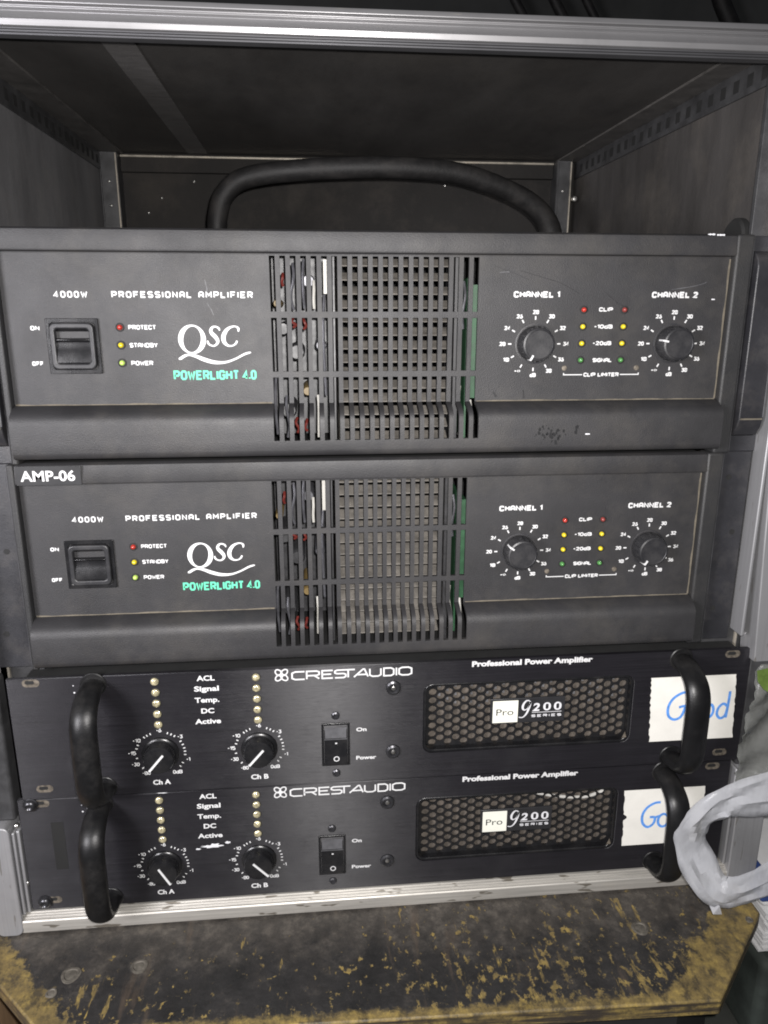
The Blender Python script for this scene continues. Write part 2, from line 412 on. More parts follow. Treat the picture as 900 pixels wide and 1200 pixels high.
# ------------------------------------------------------------------ lettering
G = {  # strokes on a 4 x 6 grid
 'A': [[(0, 0), (0, 4.6), (1.2, 6), (2.8, 6), (4, 4.6), (4, 0)], [(0, 2.4), (4, 2.4)]],
 'B': [[(0, 0), (0, 6), (2.9, 6), (3.8, 5.2), (3.8, 3.9), (2.9, 3.1), (0, 3.1)], [(2.9, 3.1), (4, 2.3), (4, .8), (3, 0), (0, 0)]],
 'C': [[(4, 4.6), (3.1, 6), (.9, 6), (0, 5), (0, 1), (.9, 0), (3.1, 0), (4, 1.4)]],
 'D': [[(0, 0), (0, 6), (2.9, 6), (4, 4.9), (4, 1.1), (2.9, 0), (0, 0)]],
 'E': [[(4, 6), (0, 6), (0, 0), (4, 0)], [(0, 3.1), (3.4, 3.1)]],
 'F': [[(4, 6), (0, 6), (0, 0)], [(0, 3), (3.4, 3)]],
 'G': [[(4, 4.7), (3.1, 6), (.9, 6), (0, 5), (0, 1), (.9, 0), (3.1, 0), (4, 1), (4, 2.8), (2.2, 2.8)]],
 'H': [[(0, 0), (0, 6)], [(4, 0), (4, 6)], [(0, 3.1), (4, 3.1)]],
 'I': [[(0, 0), (0, 6)]],
 'L': [[(0, 6), (0, 0), (3.6, 0)]],
 'M': [[(0, 0), (0, 6), (2.4, 2.2), (4.8, 6), (4.8, 0)]],
 'N': [[(0, 0), (0, 6), (4, 0), (4, 6)]],
 'O': [[(0, 1.1), (0, 4.9), (1, 6), (3, 6), (4, 4.9), (4, 1.1), (3, 0), (1, 0), (0, 1.1)]],
 'P': [[(0, 0), (0, 6), (3, 6), (4, 5.1), (4, 3.5), (3, 2.6), (0, 2.6)]],
 'R': [[(0, 0), (0, 6), (3, 6), (4, 5.1), (4, 3.7), (3, 2.8), (0, 2.8)], [(2.1, 2.8), (4, 0)]],
 'S': [[(4, 5), (3.1, 6), (.9, 6), (0, 5.2), (0, 4), (.9, 3.2), (3.1, 2.8), (4, 2), (4, .9), (3.1, 0), (.9, 0), (0, 1)]],
 'T': [[(0, 6), (4, 6)], [(2, 6), (2, 0)]],
 'U': [[(0, 6), (0, 1), (1, 0), (3, 0), (4, 1), (4, 6)]],
 'W': [[(0, 6), (1.3, 0), (2.6, 4.6), (3.9, 0), (5.2, 6)]],
 'Y': [[(0, 6), (2, 2.8), (4, 6)], [(2, 2.8), (2, 0)]],
 '0': [[(0, 1.1), (0, 4.9), (1, 6), (2.6, 6), (3.6, 4.9), (3.6, 1.1), (2.6, 0), (1, 0), (0, 1.1)]],
 '1': [[(0, 4.8), (1.5, 6), (1.5, 0)]],
 '2': [[(0, 5), (1, 6), (3, 6), (3.8, 5.1), (3.8, 4), (0, 0), (4, 0)]],
 '3': [[(0, 6), (3.8, 6), (2, 3.6), (3.8, 2.6), (3.8, 1), (3, 0), (1, 0), (0, .9)]],
 '4': [[(2.9, 0), (2.9, 6), (0, 1.6), (4, 1.6)]],
 '5': [[(3.8, 6), (.2, 6), (0, 3.4), (3, 3.6), (4, 2.6), (4, 1), (3, 0), (0, 0)]],
 '6': [[(3.6, 6), (1.6, 5.2), (0, 2.8), (0, 1), (1, 0), (3, 0), (4, 1), (4, 2.4), (3, 3.4), (1, 3.4), (0, 2.4)]],
 '8': [[(1, 3.2), (0, 4), (0, 5.2), (1, 6), (3, 6), (4, 5.2), (4, 4), (3, 3.2), (1, 3.2), (0, 2.4), (0, .9), (1, 0), (3, 0), (4, .9), (4, 2.4), (3, 3.2)]],
 '-': [[(0, 3), (2.2, 3)]],
 '.': [[(0, 0), (0, .9)]],
 'd': [[(3.4, 6), (3.4, 0), (.9, 0), (0, .9), (0, 2.9), (.9, 3.8), (3.4, 3.8)]],
 '~': [[(1.4, 3), (.7, 4), (0, 3), (.7, 2), (1.4, 3), (2.2, 4), (3, 3), (2.2, 2), (1.4, 3)]],
}
_lift = [0]
def lift():
    _lift[0] = (_lift[0] + 1) % 12
    return _lift[0] * 0.006
def strokes(mb, s, x0, x1, zc, h, w, y, gap=1.7, space=3.2, mi=0, shear=0.0):
    adv = 0; items = []
    for ch in s:
        if ch == ' ': adv += space; continue
        g = G[ch]; wd = max(p[0] for st in g for p in st)
        items.append((adv, g)); adv += wd + gap
    total = adv - gap
    hh = h - w; sx = (x1 - x0 - w) / total; sz = hh / 6.0
    for a, g in items:
        for st in g:
            pts = [(x0 + w / 2 + (a + px) * sx + shear * pz * sz, zc - hh / 2 + pz * sz) for px, pz in st]
            closed = len(pts) > 2 and pts[0] == pts[-1]
            mb.ribbon(pts[:-1] if closed else pts, w, y - lift(), mi, closed)

_tc = {}
def text_shape(body, bold, shear):
    k = (body, bold, shear)
    if k not in _tc:
        c = bpy.data.curves.new('t', 'FONT'); c.body = body; c.size = 1; c.offset = bold; c.shear = shear; c.resolution_u = 3
        o = bpy.data.objects.new('t', c); COL.objects.link(o)
        dg = bpy.context.evaluated_depsgraph_get()
        me = bpy.data.meshes.new_from_object(o.evaluated_get(dg))
        _tc[k] = ([v.co.copy() for v in me.vertices], [tuple(p.vertices) for p in me.polygons])
        bpy.data.objects.remove(o, do_unlink=True); bpy.data.curves.remove(c); bpy.data.meshes.remove(me)
    return _tc[k]
def font_text(mb, body, x0, x1, zbase, cap, y, bold=0.0, shear=0.0, mi=0):
    """built-in font fitted to the width x0..x1, cap height cap"""
    v, f = text_shape(body, bold, shear)
    xs = [p.x for p in v]; a, b = min(xs), max(xs)
    ref, _ = text_shape('H', bold, 0); ch = max(p.y for p in ref) - min(p.y for p in ref)
    sx = (x1 - x0) / (b - a); sz = cap / ch; yy = y - lift()
    mb.add([(x0 + (p.x - a) * sx, yy, zbase + p.y * sz) for p in v], f, mi)

# ------------------------------------------------------------------ things
def tag(o, label=None, cat=None, group=None, kind=None):
    if label: o['label'] = label
    if cat: o['category'] = cat
    if group: o['group'] = group
    if kind: o['kind'] = kind
    return o
def thing(name, org, label, cat, group=None):
    o = bpy.data.objects.new(name, None); COL.objects.link(o)
    o.empty_display_size = 0.03
    o.location = Vector(org) * MM
    return tag(o, label, cat, group)
def copy_tree(o, parent=None):
    c = o.copy(); COL.objects.link(c)
    if parent: c.parent = parent
    for ch in list(o.children): copy_tree(ch, c)
    return c
def rrect(x0, x1, z0, z1, r, n=5):
    pts = []
    for cx, cz, a0 in ((x1 - r, z0 + r, -90), (x1 - r, z1 - r, 0), (x0 + r, z1 - r, 90), (x0 + r, z0 + r, 180)):
        for k in range(n + 1):
            a = math.radians(a0 + 90 * k / n); pts.append((cx + r * math.cos(a), cz + r * math.sin(a)))
    return pts
def frame_mesh(mb, outer, inner, y0, y1, mi=0):
    """ring between two outlines with the same number of points"""
    n = len(outer)
    vs = [(x, y0, z) for x, z in outer] + [(x, y0, z) for x, z in inner] + [(x, y1, z) for x, z in outer] + [(x, y1, z) for x, z in inner]
    fs = []
    for i in range(n):
        j = (i + 1) % n
        fs += [(i, j, n + j, n + i), (2 * n + i, 3 * n + i, 3 * n + j, 2 * n + j), (i, 2 * n + i, 2 * n + j, j), (n + i, n + j, 3 * n + j, 3 * n + i)]
    mb.add(vs, fs, mi)

# ================================================================== SETTING
b = MB(); b.box(-900, 1400, -700, 1300, -570, -560)
tag(b.build('floor', 'floor_dark'), 'dark dirty floor under the rack', None, None, 'structure')
b = MB(); b.box(-900, 1500, 1250, 1270, -560, 1100)
tag(b.build('room_wall', 'backdrop'), 'dark room wall far behind the top of the rack case', 'wall')

# ================================================================== RACK CASE
CO = (229, 200, -428)
case = thing('rack_case', CO, 'open black flight case with bare aluminium edging holding the stack of four amplifiers', 'rack case')
b = MB()
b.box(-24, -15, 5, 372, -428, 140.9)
b.build('side_panel', 'wall_haze', case, CO, bevel=0.4)
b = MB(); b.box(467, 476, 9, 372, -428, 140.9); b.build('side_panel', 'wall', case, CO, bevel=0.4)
b = MB(); b.box(-24.5, 476.5, -2, 372, 141, 144.4); b.build('roof_panel', 'roof', case, CO, bevel=0.4)
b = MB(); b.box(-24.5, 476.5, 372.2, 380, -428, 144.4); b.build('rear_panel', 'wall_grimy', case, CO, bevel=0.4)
b = MB(); b.box(-14.8, 466.8, -4, 372, -428, -420); b.build('base_panel', 'wall', case, CO, bevel=0.4)
# cloth tape along the roof
b = MB(); b.box(70, 89, 4, 362, 140.3, 140.9); b.build('tape_strip', 'tape', case, CO)
# perforated corner angles along both side walls
for s, xw in ((1, -15), (-1, 467)):
    b = MB()
    x1 = xw + s * 22; x0 = xw + s * 0.15
    b.box(min(x0, x1), max(x0, x1), 8, 366, 139.2, 140.85, 0)
    x2 = xw + s * 1.8
    b.box(min(x0, x2), max(x0, x2), 8, 366, 123, 139.1, 1)
    for k in range(22):
        y = 20 + k * 16
        x3 = xw + s * 2.0
        b.box(min(x2, x3) , max(x2, x3), y, y + 7, 127, 134.5, 2)
    b.build('corner_angle', ['angle', 'rail', 'hole'], case, CO, bevel=0.3)
# rear posts, header strip, rivets
for x0, x1 in ((-14.8, 3.2), (443, 459)):
    b = MB(); b.box(x0, x1, 353, 372, -424, 139)
    b.box(x1 - 2.2, x1 - 0.6, 351.6, 353, -420, 138, 1); b.box(x0 + 0.5, x0 + 2, 351.8, 353, -420, 138, 0)
    b.build('rack_rail', ['rail', 'alu_dirty'], case, CO, bevel=0.4)
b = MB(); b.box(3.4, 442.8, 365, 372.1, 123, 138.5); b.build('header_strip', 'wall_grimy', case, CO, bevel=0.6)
b = MB(); b.box(3.6, 442.6, 363.0, 364.9, 136.2, 138.4); b.build('header_edge', 'alu_dirty', case, CO, bevel=0.5)
rv = None
for x, z, y in ((73, 116, 372), (104, 116, 372), (40, 100, 372), (26, 86, 372), (330, 116, 372),
             (-6, 112, 353), (-6, 90, 353), (450, 110, 353)):
    if rv is None:
        b = MB(); b.lathe(0, 0, [(1.6, 1), (1.6, -0.3), (1.1, -1.0), (0.3, -1.3)], 14)
        rv = b.build('rivet', 'steel', case); o = rv
    else:
        o = rv.copy(); COL.objects.link(o)
    o.location = ((x - CO[0]) * MM, (y - CO[1]) * MM, (z - CO[2]) * MM)
b = MB(); b.lathe(461.5, 102, [(3.0, 352), (3.0, 347), (2.2, 346), (0.6, 345.6)], 14); b.build('bolt', 'steel', case, CO)
# front rack rails
for x0, x1, xe in ((-20, 8, -14), (458, 487, 482)):
    b = MB(); b.box(x0, x1, 5, 8.5, -424, 139)
    b.box(xe - 0.8, xe + 0.8, 2.5, 5, -424, 139, 1)
    b.build('rack_rail', ['rail', 'alu_dirty'], case, CO, bevel=0.4)
# threaded strip seen beside the right wall front
b = MB(); b.box(470.5, 480, -1, 4.8, 36, 139)
for k in range(38): b.box(470.2, 480.3, -1.6, -0.5, 37 + k * 2.6, 38.2 + k * 2.6)
b.build('threaded_strip', 'alu_dirty', case, CO)

# aluminium edging: extruded profiles
top_prof = [(-12, 143.9), (-13.9, 143.7), (-14.5, 142.9), (-15.2, 140.9), (-14.8, 140.5), (-12.2, 140.3), (-12.2, 139.2), (-14.8, 138.9), (-15.3, 138.4), (-14.9, 137.9), (-12.5, 137.5),
            (-14.6, 133.5), (-15.0, 133.1), (-14.1, 130.3), (-12.8, 130.1), (-3, 130.1), (-3, 143.0)]
b = MB(); b.extrude_x(top_prof, -40, 512); tr = b.build('edge_trim', 'alu', case, CO, bevel=0.25)
groove_prof = [(-12.6, 130.0), (-12.6, 129.3), (-11.2, 129.2), (-11.2, 128.4), (-9.6, 128.3), (-9.6, 127.5), (-8, 127.4), (-3.2, 127.4), (-3.2, 130.0)]
b = MB(); b.extrude_x(groove_prof, -40, 512); b.build('trim_groove', 'alu_groove', tr, CO, bevel=0.15)
b = MB(); b.box(-14, 466, -2.9, -2.2, 129, 140.8); b.build('trim_web', 'rail', tr, CO)
bot_prof = [(-2, -413.5), (-9.3, -413.7), (-9.4, -414.6), (-10.7, -414.8), (-10.8, -415.7), (-12.0, -415.9), (-12.1, -416.9), (-13.5, -417.2), (-14.2, -418.0),
            (-14.3, -422.0), (-13.6, -426.8), (-12, -428.4), (-2, -428.4)]
b = MB(); b.extrude_x(bot_prof, -37.5, 512); b.build('edge_trim', 'alu_worn', case, CO, bevel=0.25)
# uprights (broken by the latch recess half way up)
def upright(pts, y0, y1):
    bb = MB(); bb.prism(pts, y0, y1); return bb
b = upright(rrect(-38.5, -21.0, -428.2, -341.5, 5), -14.6, 4)
b.box(-20.8, -18.6, -12.6, 2, -413, -347); b.box(-18.4, -16.0, -10.6, 2, -413, -347); b.box(-15.8, -12.2, -7.6, 2, -413, -347)
b.build('edge_trim', 'alu_v', case, CO, bevel=0.7)
b = MB(); b.box(-39, -21, -15, 4, -236, 127); b.build('edge_trim', 'alu_v', case, CO, bevel=0.8)
b = MB(); b.box(-46, -17.5, -9, 4.5, -340, -236.5); b.build('latch_recess', 'rail', case, CO, bevel=2)
b = upright([(486.5, -243.5), (515, -243.5), (512, 127), (474.5, 127), (476.5, -60)], -15, 4)
b.box(476, 478.4, -12, 3, -225, 30)
b.build('edge_trim', 'alu_v', case, CO, bevel=0.8)
b = upright(rrect(489.5, 512, -428.2, -330, 4), -15, 4); b.box(487.2, 489.2, -11, 3, -413, -331)
b.build('edge_trim', 'alu_v', case, CO, bevel=0.8)
b = MB(); b.box(488, 516, -8, 4.5, -329.5, -244); b.build('latch_recess', 'rail', case, CO, bevel=1.5)
# screws holding the rails at the edge
for x, z in ((-18.0, -344), (-16.5, -390), (484.5, -229)):
    o = rv.copy(); COL.objects.link(o); o.scale = (1.15, 1.15, 1.15)
    o.location = ((x - CO[0]) * MM, (-8.6 - CO[1]) * MM if x < 100 else (0.5 - CO[1]) * MM, (z - CO[2]) * MM)

# ================================================================== GRILLE AMPLIFIERS (upper pair)
AO = (229, 0, -98.6)
amp1 = thing('power_amplifier', AO, 'topmost black amplifier with slotted grille and side grip blocks, under the dark empty bay', 'amplifier', 'two tall amplifiers with slotted grilles')
def part(mb, name, mats, parent=amp1, org=AO, **k): return mb.build(name, mats, parent, org, **k)

# moulded front: profile down the face, slots cut out
NS = 21; XS0, PITCH_X, SW = 163.6, 6.03, 3.35
slots = [(XS0 + k * PITCH_X, XS0 + k * PITCH_X + SW) for k in range(NS)]
prof = [(-0.5, 35.8), (-2.4, 35.4), (-4.0, 34.4), (-5.6, 24.2), (-5.1, 23.2), (-0.3, 22.9), (0, 22.5), (0, 21.5), (0, -9.8), (0, -13.3), (0, -44.7), (0, -48.1),
        (0, -63.6), (-1.6, -63.7), (-5.5, -65.2), (-9.2, -67.0), (-11.4, -68.9), (-12.6, -71.2), (-13.0, -74.0), (-13.0, -80.0), (-13.0, -84.6), (-12.9, -90.0), (-12.2, -92.6), (-10.4, -94.0), (-7.0, -94.6), (-1.0, -94.7)]
def in_slot(k, j):
    z0, z1 = prof[j][1], prof[j + 1][1]
    zc = (z0 + z1) / 2
    return any(a >= zc >= c for a, c in ((21.5, -9.8), (-13.3, -44.7), (-48.1, -84.6)))
xb = [12.5]
for a, c in slots: xb += [a, c]
xb += [444.0]
b = MB()
nv = len(prof)
vs = [(x, y, z) for x in xb for y, z in prof]
fs = []
for i in range(len(xb) - 1):
    isslot = i % 2 == 1
    for j in range(nv - 1):
        if isslot and in_slot(i // 2, j): continue
        fs.append((i * nv + j, i * nv + j + 1, (i + 1) * nv + j + 1, (i + 1) * nv + j))
b.add(vs, fs)
front = part(b, 'front_panel', 'powder', solid=2.6, smooth=50)
es = front.modifiers.new('sharp', 'EDGE_SPLIT'); es.split_angle = math.radians(40)
# side frames of the moulding
b = MB()
b.box(7.8, 12.2, -5.0, 8, -98.4, 35.6)
part(b, 'side_frame', 'powder_dark', bevel=1.2)
b = MB()
b.box(444.3, 455.6, -5.0, 8, -98.4, 35.6)
sf = part(b, 'side_frame', 'powder_dark', bevel=1.6, seg=3)
b = MB(); b.box(453.6, 455.75, -4.6, -2.4, -97.5, 35.0); part(b, 'worn_edge', 'worn', sf, bevel=0.8)
b = MB(); b.box(7.65, 9.2, -4.6, -2.4, -97.5, 35.0); part(b, 'worn_edge', 'worn', sf, bevel=0.6)
# dust settled along the ledge and the right seam
b = MB()
ledge = [(13.0 + k * 2.0, 0.35 + 0.65 * random.random()) for k in range(76)]
def dust_strip(x0, x1, amp):
    n = int((x1 - x0) / 1.6)
    vs = []; fs = []
    for k in range(n + 1):
        x = x0 + (x1 - x0) * k / n
        hgt = 0.2 + 0.5 * amp * abs(math.sin(x * .13) * math.sin(x * .041 + 1)) + 0.12 * random.random()
        vs += [(x, -0.08, -63.5 + hgt), (x, -1.75, -64.12), (x, -0.4, -63.72)]
    for k in range(n):
        a = 3 * k
        fs += [(a, a + 3, a + 5, a + 2), (a + 2, a + 5, a + 4, a + 1)]
    b.add(vs, fs)
dust_strip(13, 162.5, 1.1); flat_build(b, 'dust_line', 'dustline', amp1, AO); b = MB()
dust_strip(288.5, 443.5, 1.0)
n = 46
vs = []; fs = []
for k in range(n + 1):
    z = 21.5 - 84.5 * k / n; wdt = 0.7 + 0.5 * math.sin(z * .12) ** 2 + 0.15 * random.random()
    vs += [(444.05, -0.1, z), (444.05 - wdt, -0.06, z)]
    if k: fs.append((2 * k - 2, 2 * k - 1, 2 * k + 1, 2 * k))
b.add(vs, fs)
flat_build(b, 'dust_line', 'dustline', amp1, AO)

# ears
for x0, x1 in ((-16, 7.6), (455.8, 477.5)):
    b = MB(); b.box(x0, x1, 1.0, 4.2, -98.3, 35.2)
    ear = part(b, 'rack_ear', 'ear', bevel=0.5)
    hx = (x0 + x1) / 2
    for zz in (-75, -20, 18):
        h = MB(); h.lathe(hx + (4 if zz == -20 else -3), zz, [(1.9, 1.5), (1.9, 0.85)], 12); part(h, 'screw_hole', 'hole', ear)

# chassis shell and what shows through the slots
b = MB()
for bx in ((10, 446, 8, 378, 31.5, 33.5), (10, 446, 8, 378, -97.5, -95.5), (10, 12, 8, 378, -95.4, 31.4), (444, 446, 8, 378, -95.4, 31.4), (12.1, 443.9, 120, 122, -95.4, 31.4),
           (12.1, 160, 6, 8, -95.4, 31.4), (292, 443.9, 6, 8, -95.4, 31.4)):
    b.box(*bx)
part(b, 'chassis', 'hole')
b = MB()
for k in range(15):
    z = 27.5 - k * 8.15
    b.extrude_x([(13.0, z - 3.0), (13.0, z - 2.2), (20.5, z + 2.2), (21.5, z + 1.4)], 204.5, 273)
b.box(203.3, 204.4, 13, 70, -92, 30)
part(b, 'heat_sink', 'heatsink', bevel=0.3)
b = MB(); b.box(285.2, 288.2, 4.2, 70, -62, 6); b.box(282.4, 283.6, 8, 60, -88, 10); part(b, 'circuit_board', 'pcb')
b = MB(); b.box(162, 200, 62, 63.5, -92, 28); part(b, 'circuit_board', 'comp')
comps = [(170, -20, 4, 'comp'), (178, -34, 5, 'comp'), (172, -70, 5, 'comp'), (186, 8, 4, 'comp_silver'), (184, -58, 3, 'comp_tan'), (167, -5, 2.6, 'comp_tan'), (193, -30, 3.5, 'comp_silver')]
for x, z, r, m in comps:
    b = MB(); b.lathe(x, z, [(r, 55), (r, 16), (r * .8, 14.5)], 14); part(b, 'capacitor', m)
for x, z0, z1, m in ((171.0, 12, 5, 'wire_red'), (183.5, 20, -8, 'comp_silver'), (177, 18, -9, 'comp_silver'), (189.2, 8, -8, 'wire_white'), (195.4, 0, -60, 'comp_silver'), (190.5, -60, -86, 'wire_white'),
                     (176.4, -14, -19, 'wire_red'), (182.6, -14, -20, 'wire_red'), (165.0, -48, -84, 'comp_silver'), (177.2, -74, -83, 'wire_red'), (183.2, -75, -82, 'wire_red'), (171, -60, -86, 'comp_silver'), (280.5, 8, -20, 'comp_silver'), (279.6, -55, -86, 'wire_white'), (286.6, -64, -86, 'wire_white')):
    b = MB()
    pts = spline([(x, 10, z0), (x + random.uniform(-1, 1), 7.5, z0 * .7 + z1 * .3), (x + random.uniform(-1.6, 1.6), 8, z0 * .3 + z1 * .7), (x, 9, z1)], 5)
    b.tube(pts, 0.9, 8); part(b, 'wire', m)
b = MB(); b.box(200.6, 201.6, 9, 40, -92, 29); part(b, 'bracket', 'comp')
b = MB(); b.box(195.0, 197.0, 6, 9, 0.5, 20); part(b, 'tag_strip', 'wire_white')
b = MB(); b.box(274.5, 277.5, 6.5, 40, -93, 29); part(b, 'bracket', 'comp')

# power switch: square frame, hollow rocker
def qsc_switch():
    bb = MB()
    frame_mesh(bb, rrect(35.0, 64.6, -45.1, -13.6, .6), rrect(37.2, 62.4, -42.7, -15.9, 2.4), -1.2, 1.0)
    fr = part(bb, 'power_switch', 'gloss', bevel=0.35)
    bb = MB()
    frame_mesh(bb, rrect(37.4, 62.2, -42.5, -16.1, 3.2), rrect(40.4, 59.4, -39.2, -19.4, 2.0), -3.4, 1.0)
    part(bb, 'switch_bezel', 'satin', fr, bevel=0.9, seg=3)
    bb = MB()
    pr = [(-2.6, -18.9), (-1.6, -19.8), (0.2, -21.2), (0.5, -24.6), (-2.2, -25.3), (-2.5, -25.9), (-1.2, -26.8), (-1.1, -28.5), (-1.8, -31.5), (-2.7, -35), (-3.0, -38.8), (-2.2, -39.4), (3, -39.6), (3, -18.9)]
    bb.extrude_x(pr, 40.2, 59.6)
    part(bb, 'rocker', 'gloss', fr, bevel=0.35, smooth=40)
    bb = MB(); bb.box(36.5, 63, 1.5, 6, -44, -15)
    part(bb, 'switch_body', 'hole', fr)
qsc_switch()

def led(x, z, mat, parent, org, r=1.55, y0=0.0):
    bb = MB()
    bb.lathe(x, z, [(r + 1.0, y0 + 0.5), (r + 1.05, y0 - 0.25), (r + 0.3, y0 - 0.35), (r + 0.15, y0 + 0.4)], 20, 0, cap=False)
    bb.lathe(x, z, [(r, y0 + 0.5), (r, y0 - 0.7), (r * .88, y0 - 1.5), (r * .5, y0 - 2.1), (r * .12, y0 - 2.3)], 20, 1)
    return bb.build('indicator_light', ['hole', mat], parent, org)
led(76.5, -18.7, 'led_red', amp1, AO); led(76.3, -28.8, 'led_yellow', amp1, AO); led(76.1, -39.0, 'led_green', amp1, AO)
for x, c in ((353.4, ('led_red', 'led_yellow', 'led_yellow', 'led_dimgreen')), (379.1, ('led_darkred', 'led_yellow', 'led_yellow', 'led_dimgreen'))):
    for k, z in enumerate((-8.5, -18.5, -28.6, -38.7)):
        led(x, z, c[k], amp1, AO, 1.5)

KN = []
for kx in (323.5, 411.5):
    kz = -28.8
    b = MB()
    R = 12.2
    b.lathe(0, 0, [(R, 1.0), (R, -0.5), (R - 0.8, -0.6), (R - 0.9, 0.3), (10.6, 0.4)], 40, 1, cap=False)
    prof_k = []
    b.lathe(0, 0, [(10.7, 0.5), (10.5, -2.0), (10.1, -9.0), (9.6, -10.2), (8.6, -10.6), (8.3, -10.3), (0.5, -10.1)], 40, 0)
    for k in range(20):
        a = 2 * PI * k / 20
        ca, sa = math.cos(a), math.sin(a)
        vs = []
        for rr, yy in ((10.55, -1.5), (9.95, -9.3)):
            for da in (-.045, .045):
                vs.append(((rr + 0.45) * math.cos(a + da), yy, (rr + 0.45) * math.sin(a + da)))
                vs.append(((rr - 0.4) * math.cos(a + da * 1.6), yy, (rr - 0.4) * math.sin(a + da * 1.6)))
        b.add(vs, [(0, 2, 6, 4), (0, 4, 5, 1), (2, 3, 7, 6), (4, 6, 7, 5)], 0)
    kn = b.build('volume_knob', ['satin', 'ear'], amp1)
    kn.location = ((kx - AO[0]) * MM, 0, (kz - AO[2]) * MM)
    b = MB(); b.box(7.2, 10.3, -10.9, -9.6, -0.55, 0.55); b.box(9.9, 10.75, -10.4, -3.0, -0.5, 0.5)
    b.build('pointer', 'ink', kn)
    KN.append(kn)
def turn(k, deg): k.rotation_euler = (0, -math.radians(deg), 0)      # degrees anticlockwise from +x seen from the front
turn(KN[0], -118); turn(KN[1], 168)

# printed lettering
b = MB()
Y = -0.05
strokes(b, '4000W', 41.0, 60.0, -0.35, 3.7, 0.76, Y, gap=2.9)
strokes(b, 'PROFESSIONAL AMPLIFIER', 73.3, 153.6, -0.35, 3.7, 0.78, Y, gap=2.9, space=5.0)
strokes(b, 'ON', 26.3, 31.4, -19.1, 2.5, 0.66, Y, gap=2.2); strokes(b, 'OFF', 25.0, 31.5, -39.2, 2.5, 0.66, Y, gap=2.2)
strokes(b, 'PROTECT', 81.2, 97.0, -18.7, 2.6, 0.56, Y); strokes(b, 'STANDBY', 81.1, 97.2, -28.9, 2.6, 0.56, Y); strokes(b, 'POWER', 81.2, 93.8, -39.2, 2.6, 0.56, Y)
flat_build(b, 'printed_lettering', 'ink', amp1, AO); b = MB()
for x0, x1, s in ((309.2, 337.9, 'CHANNEL 1'), (395.8, 425.4, 'CHANNEL 2')):
    strokes(b, s, x0, x1, 0.4, 3.7, 1.0, Y, gap=2.1, space=2.8)
strokes(b, 'CLIP', 363.0, 371.8, -8.3, 2.5, 0.66, Y); strokes(b, '-10dB', 360.6, 372.4, -18.5, 2.5, 0.66, Y)
strokes(b, '-20dB', 360.4, 372.4, -28.5, 2.5, 0.66, Y); strokes(b, 'SIGNAL', 361.2, 373.6, -38.8, 2.5, 0.66, Y)
strokes(b, 'CLIP LIMITER', 356.0, 378.8, -47.7, 2.5, 0.66, Y)
for sgn, xa, xbb in ((-1, 342.9, 355.2), (1, 379.6, 391.8)):
    b.ribbon([(xa, -47.7), (xbb, -47.7)], 0.6, Y - lift()); xv = 343.2 if sgn < 0 else 391.5
    b.ribbon([(xv, -46.6), (xv, -48.0)], 0.6, Y - lift())
for cx in (323.5, 411.5):
    cz = -28.8
    for k, s in enumerate(('34', '32', '30', '28', '26', '24', '20', '18', '-~', 'dB', '38', '36')):
        a = math.radians(30 * k)
        ca, sa = math.cos(a), math.sin(a)
        b.ribbon([(cx + 14.4 * ca, cz + 14.4 * sa), (cx + 16.5 * ca, cz + 16.5 * sa)], 0.85, Y - lift())
        tx, tz = cx + 20.0 * ca, cz + 18.9 * sa
        strokes(b, s, tx - 1.95, tx + 1.95, tz, 2.5, 0.66, Y)
flat_build(b, 'printed_lettering', 'ink', amp1, AO)
b = MB()
strokes(b, 'POWERLIGHT', 105.1, 143.6, -46.4, 5.6, 1.15, Y, gap=2.1); strokes(b, '4.0', 145.4, 153.8, -46.4, 5.6, 1.15, Y, gap=2.0)
flat_build(b, 'model_lettering', 'ink_green', amp1, AO)
# script logo
b = MB()
def lp(x, y): return (103.4 + x * 0.0581, -12.1 - y * 0.0609)
N = 48; vs = []; 
for k in range(N):
    a = 2 * PI * k / N
    ox, oz = 138 * math.cos(a), 138 * math.sin(a)
    ix, iz = 88 * math.cos(a), 121 * math.sin(a)
    sh = 0.10
    vs.append((*lp(237 + ox, 222 - oz), 0)); vs.append((*lp(237 + ix + sh * iz, 222 - iz), 0))
b.add([(x, Y, z) for x, z, _ in vs], [(2 * k, (2 * k + 2) % (2 * N), (2 * k + 3) % (2 * N), 2 * k + 1) for k in range(N)])
def brush(pts):
    sp = spline([(x, y, w) for x, y, w in pts], 7)
    b.ribbon([lp(x, y) for x, y, w in sp], [w * 0.0595 for x, y, w in sp], Y - 0.012 - lift())
brush([(92, 406, 14), (112, 402, 26), (150, 380, 26), (195, 368, 20), (260, 380, 30), (350, 415, 38), (450, 441, 34), (560, 440, 22), (660, 409, 18), (750, 366, 20), (798, 351, 19), (822, 347, 8)])
brush([(517, 140, 12), (508, 118, 18), (478, 103, 16), (446, 110, 22), (428, 138, 30), (438, 166, 36), (470, 198, 38), (492, 236, 32), (480, 268, 22), (448, 284, 16), (412, 274, 16), (394, 255, 20), (391, 234, 12)])
brush([(703, 150, 12), (704, 120, 22), (680, 102, 14), (640, 104, 18), (594, 128, 30), (560, 172, 40), (550, 216, 42), (562, 256, 34), (596, 282, 20), (640, 282, 14), (672, 262, 18), (686, 236, 18)])
flat_build(b, 'brand_logo', 'ink', amp1, AO)
for x in (343.3, 389.8):
    b = MB(); b.lathe(x, -43.6, [(1.7, 0.4), (1.6, -0.5), (1.1, -0.6)], 12); part(b, 'recessed_button', 'slotmetal')

